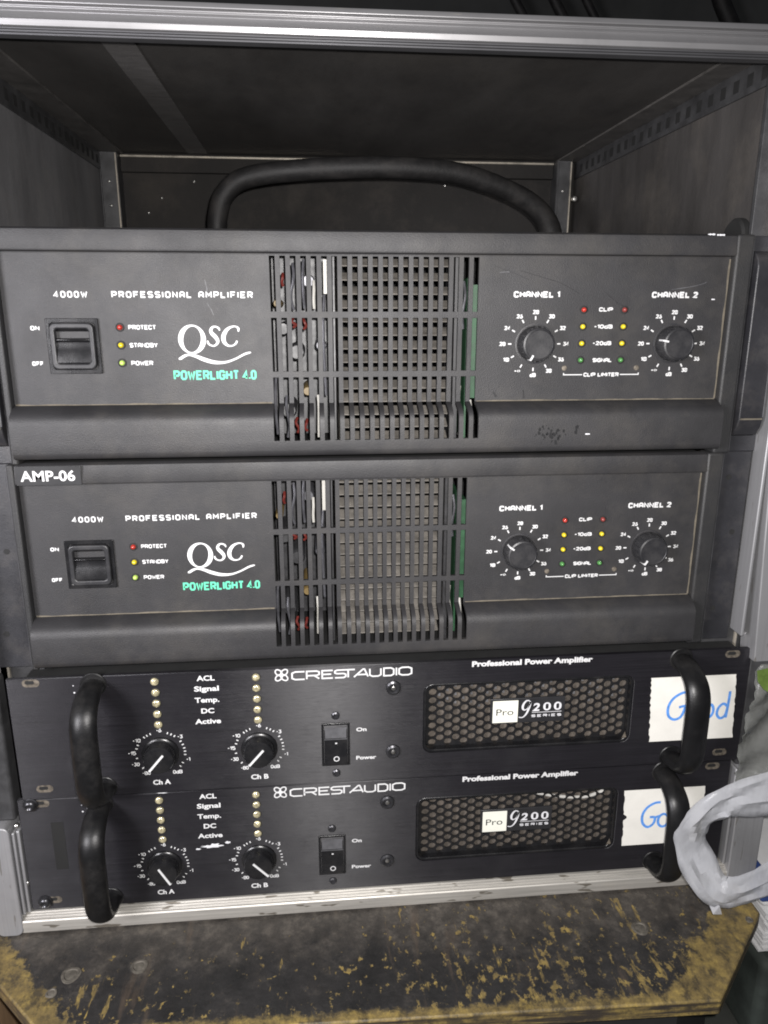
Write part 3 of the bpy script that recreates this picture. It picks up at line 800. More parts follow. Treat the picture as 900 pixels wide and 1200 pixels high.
# the copy below, then what only one of the two has
amp2 = copy_tree(amp1)
amp2.location = Vector((AO[0] - 3.4, -1.0, AO[2] - 133.35)) * MM
amp2['label'] = 'tall black amplifier with an AMP-06 sticker on its corner, second from the top'
kn2 = [c for c in amp2.children if c.name.startswith('volume_knob')]
kn2.sort(key=lambda o: o.location.x)
turn(kn2[0], 146); turn(kn2[1], -122)

for x0, x1 in ((-13.5, 6.4), (457.4, 473.6)):       # grip blocks on the ears of the top amplifier
    b = MB()
    pr = [(0.9, 26.5), (-3.5, 25.0), (-7.0, 21.0), (-8.0, 17.0), (-8.0, -76.0), (-6.5, -81.0), (-2.5, -86.5), (0.9, -88.0)]
    b.extrude_x(pr, x0, x1)
    g = part(b, 'grip_block', 'ear', amp1, bevel=0.6, smooth=30)
    b = MB(); b.box(x0 + 0.8, x1 - 0.8, -8.25, -8.02, -76.3, -75.3); part(b, 'dust_edge', 'dustline', g)
    b = MB(); xe = x1 - 0.9 if x0 > 200 else x1 - 0.8; b.box(xe, xe + 1.1, -8.12, -6.6, -75, 16); part(b, 'worn_edge', 'worn', g, bevel=0.4)
A2 = (AO[0], 0, AO[2] - 133.35)       # label strip written in the coordinates of the lower amplifier
b = MB(); b.box(13.6, 51.2, -6.0, -5.65, 23.0, 34.6); st = b.build('label_strip', 'sticker', amp2, AO, bevel=0.1)
b = MB(); font_text(b, 'AMP-06', 16.2, 47.8, 25.7, 6.4, -6.06, 0.022)
flat_build(b, 'label_lettering', 'ink', st, AO)
# nicks in the paint
b = MB()
for x0, x1, z, y in ((425, 429.5, 35.2, -5.0), (430.5, 435.5, 34.9, -5.2), (434.3, 436.5, -2.2, -0.06), (355, 358, -83, -13.1)):
    n = 7; vs = []; fs = []
    for k in range(n + 1):
        x = x0 + (x1 - x0) * k / n; w = 0.25 + 0.35 * random.random()
        vs += [(x, y, z + w), (x, y - 0.1, z - w)]
        if k: fs.append((2 * k - 2, 2 * k, 2 * k + 1, 2 * k - 1))
    b = MB(); b.add(vs, fs); flat_build(b, 'paint_nick', 'ink_grey', amp1, AO)
b = MB()
for cx, cz, rx, rz, cnt in ((333, -83, 9, 7, 46), (349, -80, 1.3, 4.5, 9)):
    for q in range(cnt):
        x = cx + random.gauss(0, rx * .45); z = cz + random.gauss(0, rz * .45); r = random.uniform(.3, 1.0)
        if not -90 < z < -74: continue
        yy = -13.06 - lift()
        b.add([(x + r * (.7 + .5 * random.random()) * math.cos(2 * PI * k / 7), yy, z + r * 1.5 * (.6 + .5 * random.random()) * math.sin(2 * PI * k / 7)) for k in range(7)], [tuple(range(7))])
flat_build(b, 'rubbed_patch', 'sticker', amp1, AO)
b = MB()
for pts, w in (([(126.5, 8), (127.5, 3), (127.2, 1)], .7), ([(127, -5), (129.4, -9), (130.4, -12)], .5), ([(408, 3.5), (420, 5.2), (427, 6.8), (430, 8)], .5), ([(300, 13), (306, 13.4)], .8)):
    b = MB(); sp = spline(pts, 5); b.ribbon(sp, [w * (.4 + .6 * random.random()) for _ in sp], -0.06 - lift())
    flat_build(b, 'scratch', 'worn', amp1, AO)
b = MB()
for pts, w in (([(313, 14), (326, 10.5), (338, 7), (350, 1)], .35), ([(296, 17), (309, 12.5), (318, 9)], .25), ([(366, 2), (374, -4), (378, -6)], .3), ([(299, -58), (301, -61)], 2.0), ([(318, -57), (318.6, -62)], 1.2)):
    b = MB(); sp = spline(pts, 5); b.ribbon(sp, [w * (.5 + .5 * random.random()) for _ in sp], -0.06 - lift())
    flat_build(b, 'dark_scratch', 'sticker', amp1, AO)

# ================================================================== FLAT AMPLIFIERS (lower pair)
BO = (238, -6, -323.8)
amp3 = thing('power_amplifier', BO, 'flat black amplifier with the whole white tape reading Good, third from the top', 'amplifier', 'two flat amplifiers with curved handles')
def cpart(mb, name, mats, parent=amp3, **k): return mb.build(name, mats, parent, BO, **k)
FY = -9.0
GX0, GX1, GZ0, GZ1 = 257.2, 404.6, -305.0, -252.4
# faceplate with the vent opening: outer rectangle split round a rounded hole
b = MB()
hole = rrect(GX0, GX1, GZ0, GZ1, 6.5, 6)
xs0, xs1, zz0, zz1 = -11.6, 488.0, -324.0, -235.9
outer = []
cxh, czh = (GX0 + GX1) / 2, (GZ0 + GZ1) / 2
for (x, z) in hole:
    q = len(outer) // 7
    outer.append([(xs1, zz0), (xs1, zz1), (xs0, zz1), (xs0, zz0)][q])
def plate(bm_, y0, y1):
    n = len(hole)
    corners = [(xs1, zz0), (xs1, zz1), (xs0, zz1), (xs0, zz0)]
    vs = [(x, y0, z) for x, z in hole] + [(x, y0, z) for x, z in corners] + [(x, y1, z) for x, z in hole] + [(x, y1, z) for x, z in corners]
    o2 = n + 4; fs = []
    for i in range(n):
        q = i // 7; j = (i + 1) % n
        if i % 7 == 6:
            q2 = (q + 1) % 4
            fs.append((i, n + q, n + q2, j)); fs.append((o2 + j, o2 + n + q2, o2 + n + q, o2 + i))
        else:
            fs.append((i, n + q, j)); fs.append((o2 + j, o2 + n + q, o2 + i))
        fs.append((i, j, o2 + j, o2 + i))
    for q in range(4):
        q2 = (q + 1) % 4
        fs.append((n + q, o2 + n + q, o2 + n + q2, n + q2))
    bm_.add(vs, fs)
plate(b, FY, -5.6)
fp = cpart(b, 'front_panel', 'anodised', bevel=0.35, smooth=25)
# chassis behind
b = MB()
for bx in ((0, 478, -5.4, 380, -237.8, -236.2), (0, 478, -5.4, 380, -323.4, -321.8), (0, 1.5, -5.4, 380, -321.7, -237.9), (476.5, 478, -5.4, 380, -321.7, -237.9), (1.6, 476.4, 200, 201.5, -321.7, -237.9)):
    b.box(*bx)
cpart(b, 'chassis', 'hole')
# vent surround, mesh and foam
b = MB()
frame_mesh(b, rrect(GX0 + .1, GX1 - .1, GZ0 + .1, GZ1 - .1, 6.4, 6), rrect(GX0 + 2.0, GX1 - 2.0, GZ0 + 2.2, GZ1 - 2.0, 5.0, 6), -8.7, -1.0)
vent = cpart(b, 'vent_frame', 'gloss', bevel=0.5)
b = MB()
VP, HPX, RH = 6.45, 5.62, 2.78
import itertools
NSEG = 12
hx0, hx1, hz0, hz1 = GX0 + 1.5, GX1 - 1.5, GZ0 + 1.5, GZ1 - 1.5
nc = int((hx1 - hx0) / HPX) + 2
for ci in range(nc):
    cx = hx0 + ci * HPX
    for ri in range(-1, int((hz1 - hz0) / VP) + 2):
        cz = hz0 + ri * VP + (VP / 2 if ci % 2 else 0)
        if not (hx0 + 1 < cx < hx1 - 1 and hz0 + 1.5 < cz < hz1 - 1.5): 
            full = True
        else: full = False
        hexr = VP / math.sqrt(3)
        vs = []; fs = []
        hexp = [(cx + hexr * math.cos(PI / 3 * k), cz + hexr * math.sin(PI / 3 * k)) for k in range(6)]
        hexp = [(min(max(x, hx0), hx1), min(max(z, hz0), hz1)) for x, z in hexp]
        if full:
            b.add([(x, -3.6, z) for x, z in hexp], [tuple(range(6))])
            continue
        for k in range(NSEG):
            a = PI / 6 * k
            if k % 2 == 0: ox, oz = hexp[k // 2]
            else:
                p, q = hexp[k // 2], hexp[(k // 2 + 1) % 6]; ox, oz = (p[0] + q[0]) / 2, (p[1] + q[1]) / 2
            vs.append((ox, -3.6, oz)); vs.append((cx + RH * math.cos(a), -3.6, cz + RH * math.sin(a)))
        for k in range(NSEG):
            j = (k + 1) % NSEG
            fs.append((2 * k, 2 * j, 2 * j + 1, 2 * k + 1))
        # hole wall
        base = len(vs)
        for k in range(NSEG):
            vs.append((cx + RH * .97 * math.cos(PI / 6 * k), -2.0, cz + RH * .97 * math.sin(PI / 6 * k)))
        for k in range(NSEG):
            j = (k + 1) % NSEG
            fs.append((2 * k + 1, 2 * j + 1, base + j, base + k))
        b.add(vs, fs)
mesh_o = cpart(b, 'hex_mesh', 'mesh', vent, smooth=30)
b = MB(); b.box(GX0 + 0.5, GX1 - 0.5, -0.6, 4, GZ0 + 0.5, GZ1 - 0.5); cpart(b, 'filter_foam', 'foam', vent)
b = MB()
for ci in range(2, nc - 1):
    for ri in range(0, 8):
        cz = hz1 - 3.5 - ri * VP - (VP / 2 if ci % 2 else 0); cx = hx0 + ci * HPX
        keep = (ri < 3 and random.random() < (0.85 if ci % 2 == 0 else 0.45)) or (ri == 3 and random.random() < .2)
        if keep and cz > hz0 + 3: b.box(cx - 1.7, cx - 0.1, -1.7, -0.4, cz - 1.6, cz + 0.6)
vent_grid = cpart(b, 'support_grid', 'glint', vent)
# badge
b = MB(); b.box(304.6, 357.6, -5.4, -3.9, -287.2, -268.2); bd = cpart(b, 'badge', 'badge_black', vent, bevel=0.3)
b = MB(); b.box(306.2, 324.0, -5.8, -5.3, -286.4, -269.6); cpart(b, 'badge_square', 'badge_white', bd, bevel=0.15)
b = MB(); font_text(b, 'Pro', 308.6, 320.8, -280.6, 4.9, -5.86, 0.0); flat_build(b, 'badge_word', 'badge_black', bd, BO)
b = MB()
sp9 = spline([(332.6, -271.6, .5), (331.4, -270.2, .7), (329.4, -270.6, 1.1), (327.6, -273.4, 1.5), (327.4, -276.2, 1.4), (328.8, -277.4, .8), (330.8, -276.2, .6), (332.4, -273.0, 1.0), (332.8, -271.4, 1.2), (332.0, -275.4, 1.5), (330.2, -280.2, 1.2), (327.6, -283.0, .8), (324.8, -282.8, .6)], 6)
b.ribbon([(x, z) for x, z, w in sp9], [w for x, z, w in sp9], -5.5)
font_text(b, '2', 334.2, 339.4, -278.4, 6.2, -5.48, 0.03, 0.15)
for x0 in (342.0, 349.6):
    frame_mesh(b, rrect(x0, x0 + 5.4, -278.5, -272.2, 2.6, 4), rrect(x0 + 1.6, x0 + 3.8, -277.4, -273.3, 1.0, 4), -5.52, -5.48)
b.ribbon([(334.0, -279.6), (355.2, -279.6)], 0.4, -5.5)
strokes(b, 'SERIES', 333.8, 355.2, -282.2, 2.0, 0.5, -5.5, gap=2.8)
flat_build(b, 'badge_number', 'ink_grey', bd, BO)

# handles
for hx in (42.2, 436.6):
    pts = spline([(hx, -8.8, -241.6), (hx, -15, -241.8), (hx, -23, -243.6), (hx, -32.0, -248.5), (hx, -36.6, -256.5), (hx, -37.8, -268), (hx, -37.8, -292), (hx, -36.6, -303), (hx, -32.0, -311), (hx, -23, -315.9), (hx, -15, -317.6), (hx, -8.8, -317.8)], 5)
    rad = [7.2 + 1.1 * math.sin(PI * i / (len(pts) - 1)) for i in range(len(pts))]
    b = MB(); b.tube(pts, rad, 24, 0, 0.62)
    h = cpart(b, 'handle', 'handle', smooth=60)
    for zc in (-241.6, -317.8):
        b = MB(); b.lathe(hx, zc, [(8.3, -8.9), (8.3, -9.7), (7.8, -10.1)], 26); cpart(b, 'handle_foot', 'handle', h)

# indicator columns
for lx in (80.7, 145.7):
    for k in range(5):
        z = -241.4 - 7.83 * k
        b = MB()
        b.lathe(lx, z, [(3.1, FY + .5), (3.1, FY - 0.12), (2.6, FY - 0.2)], 18, 0, cap=False)
        b.lathe(lx, z, [(2.65, FY), (2.6, FY - 0.8), (2.1, FY - 1.4), (1.1, FY - 1.8), (0.2, FY - 1.9)], 14, 1)
        o = cpart(b, 'indicator_light', ['hole', 'lens_clear'])
# knobs
CK = []
for kx in (80.6, 145.7):
    kz = -294.4
    b = MB()
    b.lathe(0, 0, [(12.3, 0), (12.3, -1.2), (11.6, -2.0), (10.4, -2.3), (10.2, -3.0), (9.9, -7.4), (9.4, -8.3), (8.2, -8.6), (0.3, -8.6)], 44, 0)
    kn = b.build('level_knob', 'gloss', amp3)
    kn.location = ((kx - BO[0]) * MM, (FY - BO[1]) * MM, (kz - BO[2]) * MM)
    b = MB(); b.box(-5.0, 9.8, -9.1, -8.4, -0.7, 0.7); b.box(9.4, 10.1, -8.6, -4, -0.65, 0.65)
    b.build('pointer', 'ink', kn)
    CK.append(kn)
turn(CK[0], -130); turn(CK[1], -131)
# power switch
b = MB(); frame_mesh(b, rrect(187.6, 206.8, -310.4, -277.9, .6), rrect(189.2, 205.2, -308.9, -279.4, .6), FY - 0.9, FY + 1)
sw = cpart(b, 'power_switch', 'gloss', bevel=0.25)
b = MB()
b.extrude_x([(FY + 2.2, -279.6), (FY + 0.2, -279.8), (FY - 0.4, -289.6), (FY - 0.5, -290.2), (FY - 2.2, -308.7), (FY + 2.2, -308.7)], 189.4, 205.0)
rk = cpart(b, 'rocker', 'gloss', sw, bevel=0.3)
b = MB(); b.box(189.5, 204.9, FY - 0.80, FY - 0.42, -290.4, -289.9); b.extrude_x([(FY + 1.5, -280.2), (FY + 0.1, -280.2), (FY - 0.48, -289.4), (FY + 1.5, -289.4)], 190.0, 204.4); cpart(b, 'rocker_upper', 'worn', sw)
b = MB()
def on_rocker(z): return FY - 0.5 - 1.7 * ((-290.2 - z) / 18.5) - 0.12
ring = [(197.5 + 1.7 * math.cos(2 * PI * k / 20), -304.4 + 1.7 * math.sin(2 * PI * k / 20)) for k in range(20)]
b.ribbon(ring, 0.6, on_rocker(-306.2), closed=True)
b.ribbon([(197.4, -292.6), (197.4, -293.6)], 1.3, on_rocker(-293.8))
flat_build(b, 'rocker_mark', 'ink', sw, BO)
for z in (-272.3, -316.4):
    b = MB(); b.lathe(197.3, z, [(2.9, FY), (2.8, FY - 1.0), (1.9, FY - 1.6), (1.6, FY - 1.0), (0.3, FY - 0.9)], 16)
    cpart(b, 'screw', 'steel_dark')
for z in (-253.5, -302.0):
    b = MB(); b.lathe(236.4, z, [(5.2, FY), (5.0, FY - 1.2), (3.8, FY - 1.9), (2.6, FY - 1.6), (2.4, FY - 0.7)], 22, 0, cap=True)
    s = cpart(b, 'panel_bolt', 'steel_dark')
    b = MB(); b.lathe(236.4, z, [(1.5, FY - 0.8), (1.4, FY - 1.4), (0.8, FY - 1.7)], 12); cpart(b, 'bolt_centre', 'steel', s)
# slots in the ears
def capsule(bb, x0, x1, zc, r, y, mi=0):
    bb.prism(rrect(x0, x1, zc - r, zc + r, r * 0.98, 5), y - 0.05, y + 0.3, mi)
for x, z in ((3.6, -239.0), (3.6, -316.5), (474, -239.6), (473.8, -317.0)):
    b = MB(); capsule(b, x - 5.4, x + 5.4, z, 2.7, FY); capsule(b, x - 3.6, x + 2.2, z + 0.5, 1.2, FY - 0.06, 1)
    cpart(b, 'rack_slot', ['slotmetal', 'hole'])

# lettering
b = MB(); Y3 = FY - 0.05
for s, x0, x1, z in (('ACL', 107.4, 119.0, -242.3), ('Signal', 105.4, 121.3, -249.8), ('Temp.', 105.3, 121.2, -258.0), ('DC', 109.0, 117.4, -266.0), ('Active', 104.6, 121.4, -273.7)):
    font_text(b, s, x0, x1, z, 3.7, Y3, 0.03)
for s, x0, x1 in (('Ch A', 74.0, 85.6), ('Ch B', 139.2, 151.0)):
    font_text(b, s, x0, x1, -317.9, 3.7, Y3, 0.03)
BL = b; b = MB(); font_text(b, 'On', 211.2, 218.2, -285.2, 2.9, Y3, 0.03); font_text(b, 'Power', 211.0, 224.8, -307.0, 2.9, Y3, 0.03)
flat_build(b, 'printed_lettering', 'ink', amp3, BO); b = MB()
font_text(b, 'Professional Power Amplifier', 289.6, 373.4, -240.6, 4.1, Y3, 0.045)
flat_build(b, 'printed_lettering', 'ink', amp3, BO); b = BL
for cx in (80.6, 145.7):
    cz = -294.4
    for k, (s, deg, wd) in enumerate((('-80', 236, 5.2), ('-30', 205, 5.2), ('-15', 176, 5.2), ('-10', 143, 5.2), ('-6', 90, 3.4), ('-3', 44, 3.4), ('-1', -18, 2.6), ('0dB', -57, 6.2))):
        a = math.radians(deg); tx, tz = cx + 18.6 * math.cos(a), cz + 17.3 * math.sin(a)
        strokes(b, s, tx - wd / 2, tx + wd / 2, tz, 2.7, 0.52, Y3)
    for deg in (220, 190, 164, 154, 128, 120, 111, 70, 61, 52, 32, 22, 12, 3, -6, -29, -40):
        a = math.radians(deg); ca, sa = math.cos(a), math.sin(a)
        b.ribbon([(cx + 15.2 * ca, cz + 15.2 * sa), (cx + 16.7 * ca, cz + 16.7 * sa)], 0.75, Y3 - lift())
flat_build(b, 'printed_lettering', 'ink', amp3, BO)
# wide logo with the knot of four loops
b = MB()
G2 = dict(G)
zc = -241.7
def wide(ch, x0, x1):
    global G
    h, w = 6.6, 1.05
    g = {'C': [[(4, 6), (1, 6), (0, 5), (0, 1), (1, 0), (4, 0)]], 'R': [[(0, 0), (0, 6), (3.2, 6), (4, 5.3), (4, 3.4), (3.2, 2.6), (0, 2.6)], [(2.4, 2.6), (4, 0)]],
         'S': [[(4, 6), (.8, 6), (0, 5.2), (0, 3.9), (.8, 3.2), (3.2, 3.2), (4, 2.5), (4, .8), (3.2, 0), (0, 0)]], 'A': [[(0, 0), (2.6, 6), (3.0, 6), (4, 0)], [(1.0, 1.8), (3.6, 1.8)]],
         'O': [[(0, 1), (0, 5), (1, 6), (3, 6), (4, 5), (4, 1), (3, 0), (1, 0), (0, 1)]]}.get(ch, G.get(ch))
    mw = max(p[0] for st in g for p in st)
    for st in g:
        pts = [(x0 + (px / mw * (x1 - x0) if mw else 0), zc - (h - w) / 2 + pz * (h - w) / 6) for px, pz in st]
        cl = len(pts) > 2 and pts[0] == pts[-1]
        b.ribbon(pts[:-1] if cl else pts, w, Y3 - lift(), 0, cl)
for ch, x0, x1 in (('C', 169.2, 177.4), ('R', 178.8, 187.0), ('E', 189.0, 196.0), ('S', 197.4, 204.6), ('T', 201.8, 210.6), ('A', 210.0, 219.4), ('U', 220.6, 228.0), ('D', 230.0, 236.6), ('I', 238.4, 238.4), ('O', 240.2, 248.6)):
    wide(ch, x0, x1)
for sg in (1, -1):
    for off in (-1, 1):
        pts = []
        for k in range(20):
            a = 2 * PI * k / 20
            u = 2.6 * math.cos(a) + off * 2.55 ; v = 1.75 * math.sin(a)
            c = math.cos(PI / 4); pts.append((162.3 + (u * c - sg * v * c), zc + 0.9 + sg * (u * c) + v * c if sg > 0 else zc + 0.9 - u * c + v * c))
        b.ribbon(pts, 0.85, Y3 - lift(), 0, True)
flat_build(b, 'brand_logo', 'ink', amp3, BO)

b = MB(); b.prism([(399.2, -301.8), (402.6, -300.6), (401.4, -296.6)], -8.95, -8.6); cpart(b, 'corner_glint', 'slotmetal', vent)  # pale wedge painted in as a glint on the vent corner
# chipped paint round the upper bend of the left handle
for q in range(16):
    x = 34 + random.gauss(0, 4.2); z = -252 + random.gauss(0, 6)
    r = random.uniform(.25, .7); b = MB()
    b.add([(x + r * random.uniform(.6, 1.3) * math.cos(2 * PI * k / 6), FY - 0.07, z + r * random.uniform(.6, 1.3) * math.sin(2 * PI * k / 6)) for k in range(6)], [tuple(range(6))])
    if q < 9: flat_build(b, 'paint_chip', 'ink_grey', amp3, BO)
# ---- the copy below
amp4 = copy_tree(amp3)
amp4.location = Vector((BO[0] - 3.85, BO[1] + 0.3, BO[2] - 88.9)) * MM
amp4['label'] = 'lowest flat black amplifier, its white tape label half hidden by a plastic bag handle'
for c in amp4.children:                       # no bright grid shows in the lowest vent, only a frayed white cord
    if c.name.startswith('vent_frame'):
        for g in list(c.children):
            if g.name.startswith('support_grid'): bpy.data.objects.remove(g, do_unlink=True)
        b = MB()
        sp = spline([(322, -2.0, -256), (345, -1.8, -258.5), (362, -1.8, -262.5), (380, -1.8, -264.5), (392, -1.8, -262), (401, -2.0, -257)], 6)
        b.tube(sp, 1.25, 8)
        b.build('frayed_cord', 'wire_white', c, BO)
ck4 = sorted([c for c in amp4.children if c.name.startswith('level_knob')], key=lambda o: o.location.x)
turn(ck4[0], -61); turn(ck4[1], -47)

def rough_label(x0, x1, z0, z1, y, slant=0.0, torn=False):
    """paper tape: straight top and bottom, pinked sides"""
    bb = MB(); L, R = [], []
    n = 26
    for k in range(n + 1):
        z = z0 + (z1 - z0) * k / n
        r = random.uniform(-.45, .45)
        notch = 2.8 if torn and k in (13, 14) else 0
        L.append((x0 + slant * (z1 - z) / (z1 - z0) + r + notch, z)); R.append((x1 + slant * (z1 - z) / (z1 - z0) + random.uniform(-.4, .4), z))
    vs = []
    for (a, z), (c, _) in zip(L, R):
        vs += [(a, y, z), (c, y, z), (a, y + .22, z), (c, y + .22, z)]
    fs = []
    for k in range(n):
        o = 4 * k; q = o + 4
        fs += [(o, o + 1, q + 1, q), (o + 2, q + 2, q + 3, o + 3), (o, q, q + 2, o + 2), (o + 1, o + 3, q + 3, q + 1)]
    fs += [(0, 2, 3, 1), (4 * n, 4 * n + 1, 4 * n + 3, 4 * n + 2)]
    bb.add(vs, fs)
    return bb
lab = rough_label(416.6, 478.6, -305.4, -255.2, FY - 0.32, 3.2).build('paper_label', 'paper', amp3, BO, smooth=0)
b = MB()
def hand(pts, w, y):
    sp = spline(pts, 6); b.ribbon(sp, w, y - lift())
YL = FY - 0.40
hand([(446.5, -268.2), (441, -267.6), (434.5, -271.5), (431.2, -278), (431.8, -285), (436, -288.4), (440.8, -286.8), (443.2, -281), (443.0, -278.2), (439, -279.0)], 2.0, YL)
hand([(443.0, -278.2), (446.5, -277.6)], 1.9, YL)
for cx in (452.0, 460.8):
    hand([(cx + 4.0 * math.cos(2 * PI * k / 12 + 1.2), -282.8 + 5.6 * math.sin(2 * PI * k / 12 + 1.2)) for k in range(13)], 2.0, YL)
hand([(474.6, -279.6), (471.6, -277.8), (468.4, -281), (467.8, -286), (470.6, -289.2), (474.0, -287), (475.2, -280)], 2.0, YL)
hand([(475.6, -268.2), (475.4, -276), (475.0, -284), (474.6, -289)], 2.0, YL)
flat_build(b, 'handwriting', 'marker', lab, BO)
lab = rough_label(409.4, 470.5, -303.1, -256.0, FY - 0.32, 2.0, True).build('paper_label', 'paper', amp4, BO, smooth=0)
b = MB()
hand([(437.5, -267.4), (433, -267.8), (427.5, -271.5), (424.6, -277.5), (425.4, -284.5), (429.5, -288), (433.6, -285.2), (434.2, -280.2), (430.4, -279.6)], 2.0, YL)
hand([(434.2, -280.2), (438, -279)], 1.9, YL)
for cx in (441.0, 450.6):
    hand([(cx + 4.0 * math.cos(2 * PI * k / 12 + 1.2), -283.0 + 5.4 * math.sin(2 * PI * k / 12 + 1.2)) for k in range(13)], 2.0, YL)
flat_build(b, 'handwriting', 'marker', lab, BO)
# rack screws on the lowest amplifier
for x, z in ((-3.2, -239.2), (-2.4, -317.2)):
    b = MB()
    b.lathe(x, z, [(5.0, FY), (5.0, FY - .8), (4.2, FY - 1.1), (4.0, FY - 2.0), (3.2, FY - 3.2), (2.2, FY - 3.6), (1.2, FY - 2.6), (0.2, FY - 2.4)], 22)
    b.build('rack_screw', 'steel_dark' if z < -300 else 'steel_dark', amp4, BO)
# bare scrape below the labels of the lowest amplifier and small chips
b = MB()
for cx, cz, rx, rz in ((113.2, -281.0, 8.0, 1.4), (115.5, -280.3, 4.0, 2.0), (124.5, -278.6, 2.2, 1.2), (104.2, -282.6, 2.0, 0.8), (83, -237.0 + 1.0, 4.6, 0.35)):
    n = 22; pts = []
    for k in range(n):
        a = 2 * PI * k / n; r = random.uniform(.55, 1.1)
        pts.append((cx + rx * r * math.cos(a), FY - 0.04 - lift(), cz + rz * r * math.sin(a)))
    yy = pts[0][1]; b.add([(cx, yy, cz)] + [(p[0], yy, p[2]) for p in pts], [(0, k + 1, (k + 1) % n + 1) for k in range(n)])
flat_build(b, 'bare_scrape', 'ink_grey', amp4, BO)
b = MB(); b.box(8.0, 16.2, FY - 0.12, FY + 0.2, -291.8, -254.0); b.build('glue_patch', 'hole', amp4, BO)

# ================================================================== RUBBER CABLE LOOP IN THE BAY
b = MB()
pts = spline([(108, 232, 36), (109.5, 225, 52), (111.8, 222, 69), (119, 220, 85), (137, 218, 96.5), (181, 214, 102.5), (251, 212, 105.5), (306, 216, 103.8), (343, 222, 96.5), (379, 230, 83.5), (399, 236, 68), (406, 240, 52), (407, 246, 36)], 7)
rad = [8.4 + 1.2 * max(0, (i / len(pts) - .7)) * 6 for i in range(len(pts))]
b.tube(pts, rad, 18)
tag(b.build('rubber_cable', 'rubber', None, None, smooth=60), 'thick black rubber cable arched in the empty bay behind the topmost amplifier', 'cable')
b = MB()
b.lathe(0, 0, [(13, 0), (13, -4), (11.5, -5.5), (3, -5.8)], 26); b.v = [(-y, x, z) for x, y, z in b.v]
b.v = [(456 + x if False else 466.8 - x, 33 + y, 36 + z) for x, y, z in b.v]
b.build('wall_bumper', 'hole', case, CO)

# ================================================================== BOARD UNDER THE CASE
WO = (229, -8, -429)
b = MB()
poly = [(-43.7, 420), (-43.7, -33), (19, -94.8), (435, -107.2), (500.5, -42.4), (500.5, 420)]
def board_prism(bb, pl, z1, z0, mi=0):
    n = len(pl)
    vs = [(x, y, z1) for x, y in pl] + [(x, y, z0) for x, y in pl]
    fs = [tuple(range(n)), tuple(range(2 * n - 1, n - 1, -1))] + [(i, i + n, (i + 1) % n + n, (i + 1) % n) for i in range(n)]
    bb.add(vs, fs, mi)
board_prism(b, poly, -429, -441)
board = thing('board', WO, 'worn black board with scuffed yellow edges and cut corners that the case stands on', 'board')
b.build('deck', 'board', board, WO, bevel=1.2, seg=2)
b = MB(); board_prism(b, [(x * .93 + 16, y * .93 + 14) for x, y in poly], -441.5, -559); b.build('underframe', 'hole', board, WO)
for x, y, r in ((18.3, -44, 6.4), (61.9, -41.5, 5.6), (411, -42, 6.0), (10, -57, 3.6), (493, -42, 2.8)):
    b = MB()
    y = (y + 459.6) * .986 - 459.6; x = (x - 186.7) * .986 + 186.7
    prf = [(r, -429.2), (r * .97, -428.6), (r * .72, -428.3), (r * .6, -428.75), (r * .4, -428.5), (0.3, -428.4)]
    n = 26; vs = []
    for rr, z in prf:
        for k in range(n):
            a = 2 * PI * k / n; q = rr * (1 + .06 * math.sin(3 * a + r)); vs.append((x + q * math.cos(a), y + q * math.sin(a), z))
    fs = [(j * n + k, j * n + (k + 1) % n, (j + 1) * n + (k + 1) % n, (j + 1) * n + k) for j in range(len(prf) - 1) for k in range(n)]
    fs.append(tuple((len(prf) - 1) * n + k for k in range(n)))
    b.add(vs, fs); b.build('screw_head', 'mark_dust', board, WO)

# ================================================================== CLUTTER AT THE SIDES
b = MB(); b.box(-190, -50, -14, 150, -560, -320)
tag(b.build('cardboard_box', 'card', None, None, bevel=1), 'brown cardboard box standing left of the case', 'box')
b = MB(); b.box(-260, -30, -140, 60, -559.6, -552); 
tag(b.build('cardboard_sheet', 'card', None, None, bevel=1), 'tan cardboard sheet on the floor below the left corner of the board', 'cardboard')
b = MB(); b.box(512, 700, -40, 200, -560, -480)
tag(b.build('covered_box', 'cloth', None, None, bevel=6, seg=3), 'dark green-black box on the floor right of the board', 'box')
# stack of paper with a printed packet on it
pk = thing('paper_packet', (560, 20, -480), 'white and blue paper packet lying right of the cut board corner', 'packet')
b = MB()
for k in range(14): b.box(515 + random.uniform(-1.5, 1.5), 640, -30 + random.uniform(-2, 2), 90, -479 + k * 2.6, -479 + k * 2.6 + 1.9)
b.build('paper_stack', 'white_print', pk, (560, 20, -480))
b = MB(); b.box(513, 640, -26, 90, -442, -418); b.build('wrapper', 'white_print', pk, (560, 20, -480), bevel=4, seg=3)
b = MB(); b.box(511.5, 520, -27, 60, -436, -416.5); b.build('printed_band', 'blue_print', pk, (560, 20, -480), bevel=2, seg=2)

def wobble(p, amp, s, seed):
    x, y, z = p
    return (x + amp * math.sin(s * z + 1.7 * seed) * math.cos(s * 1.3 * y + seed), y + amp * math.sin(s * 1.1 * x + seed * 2.3) * math.cos(s * .8 * z), z + amp * math.sin(s * .9 * y + s * .7 * x + seed))

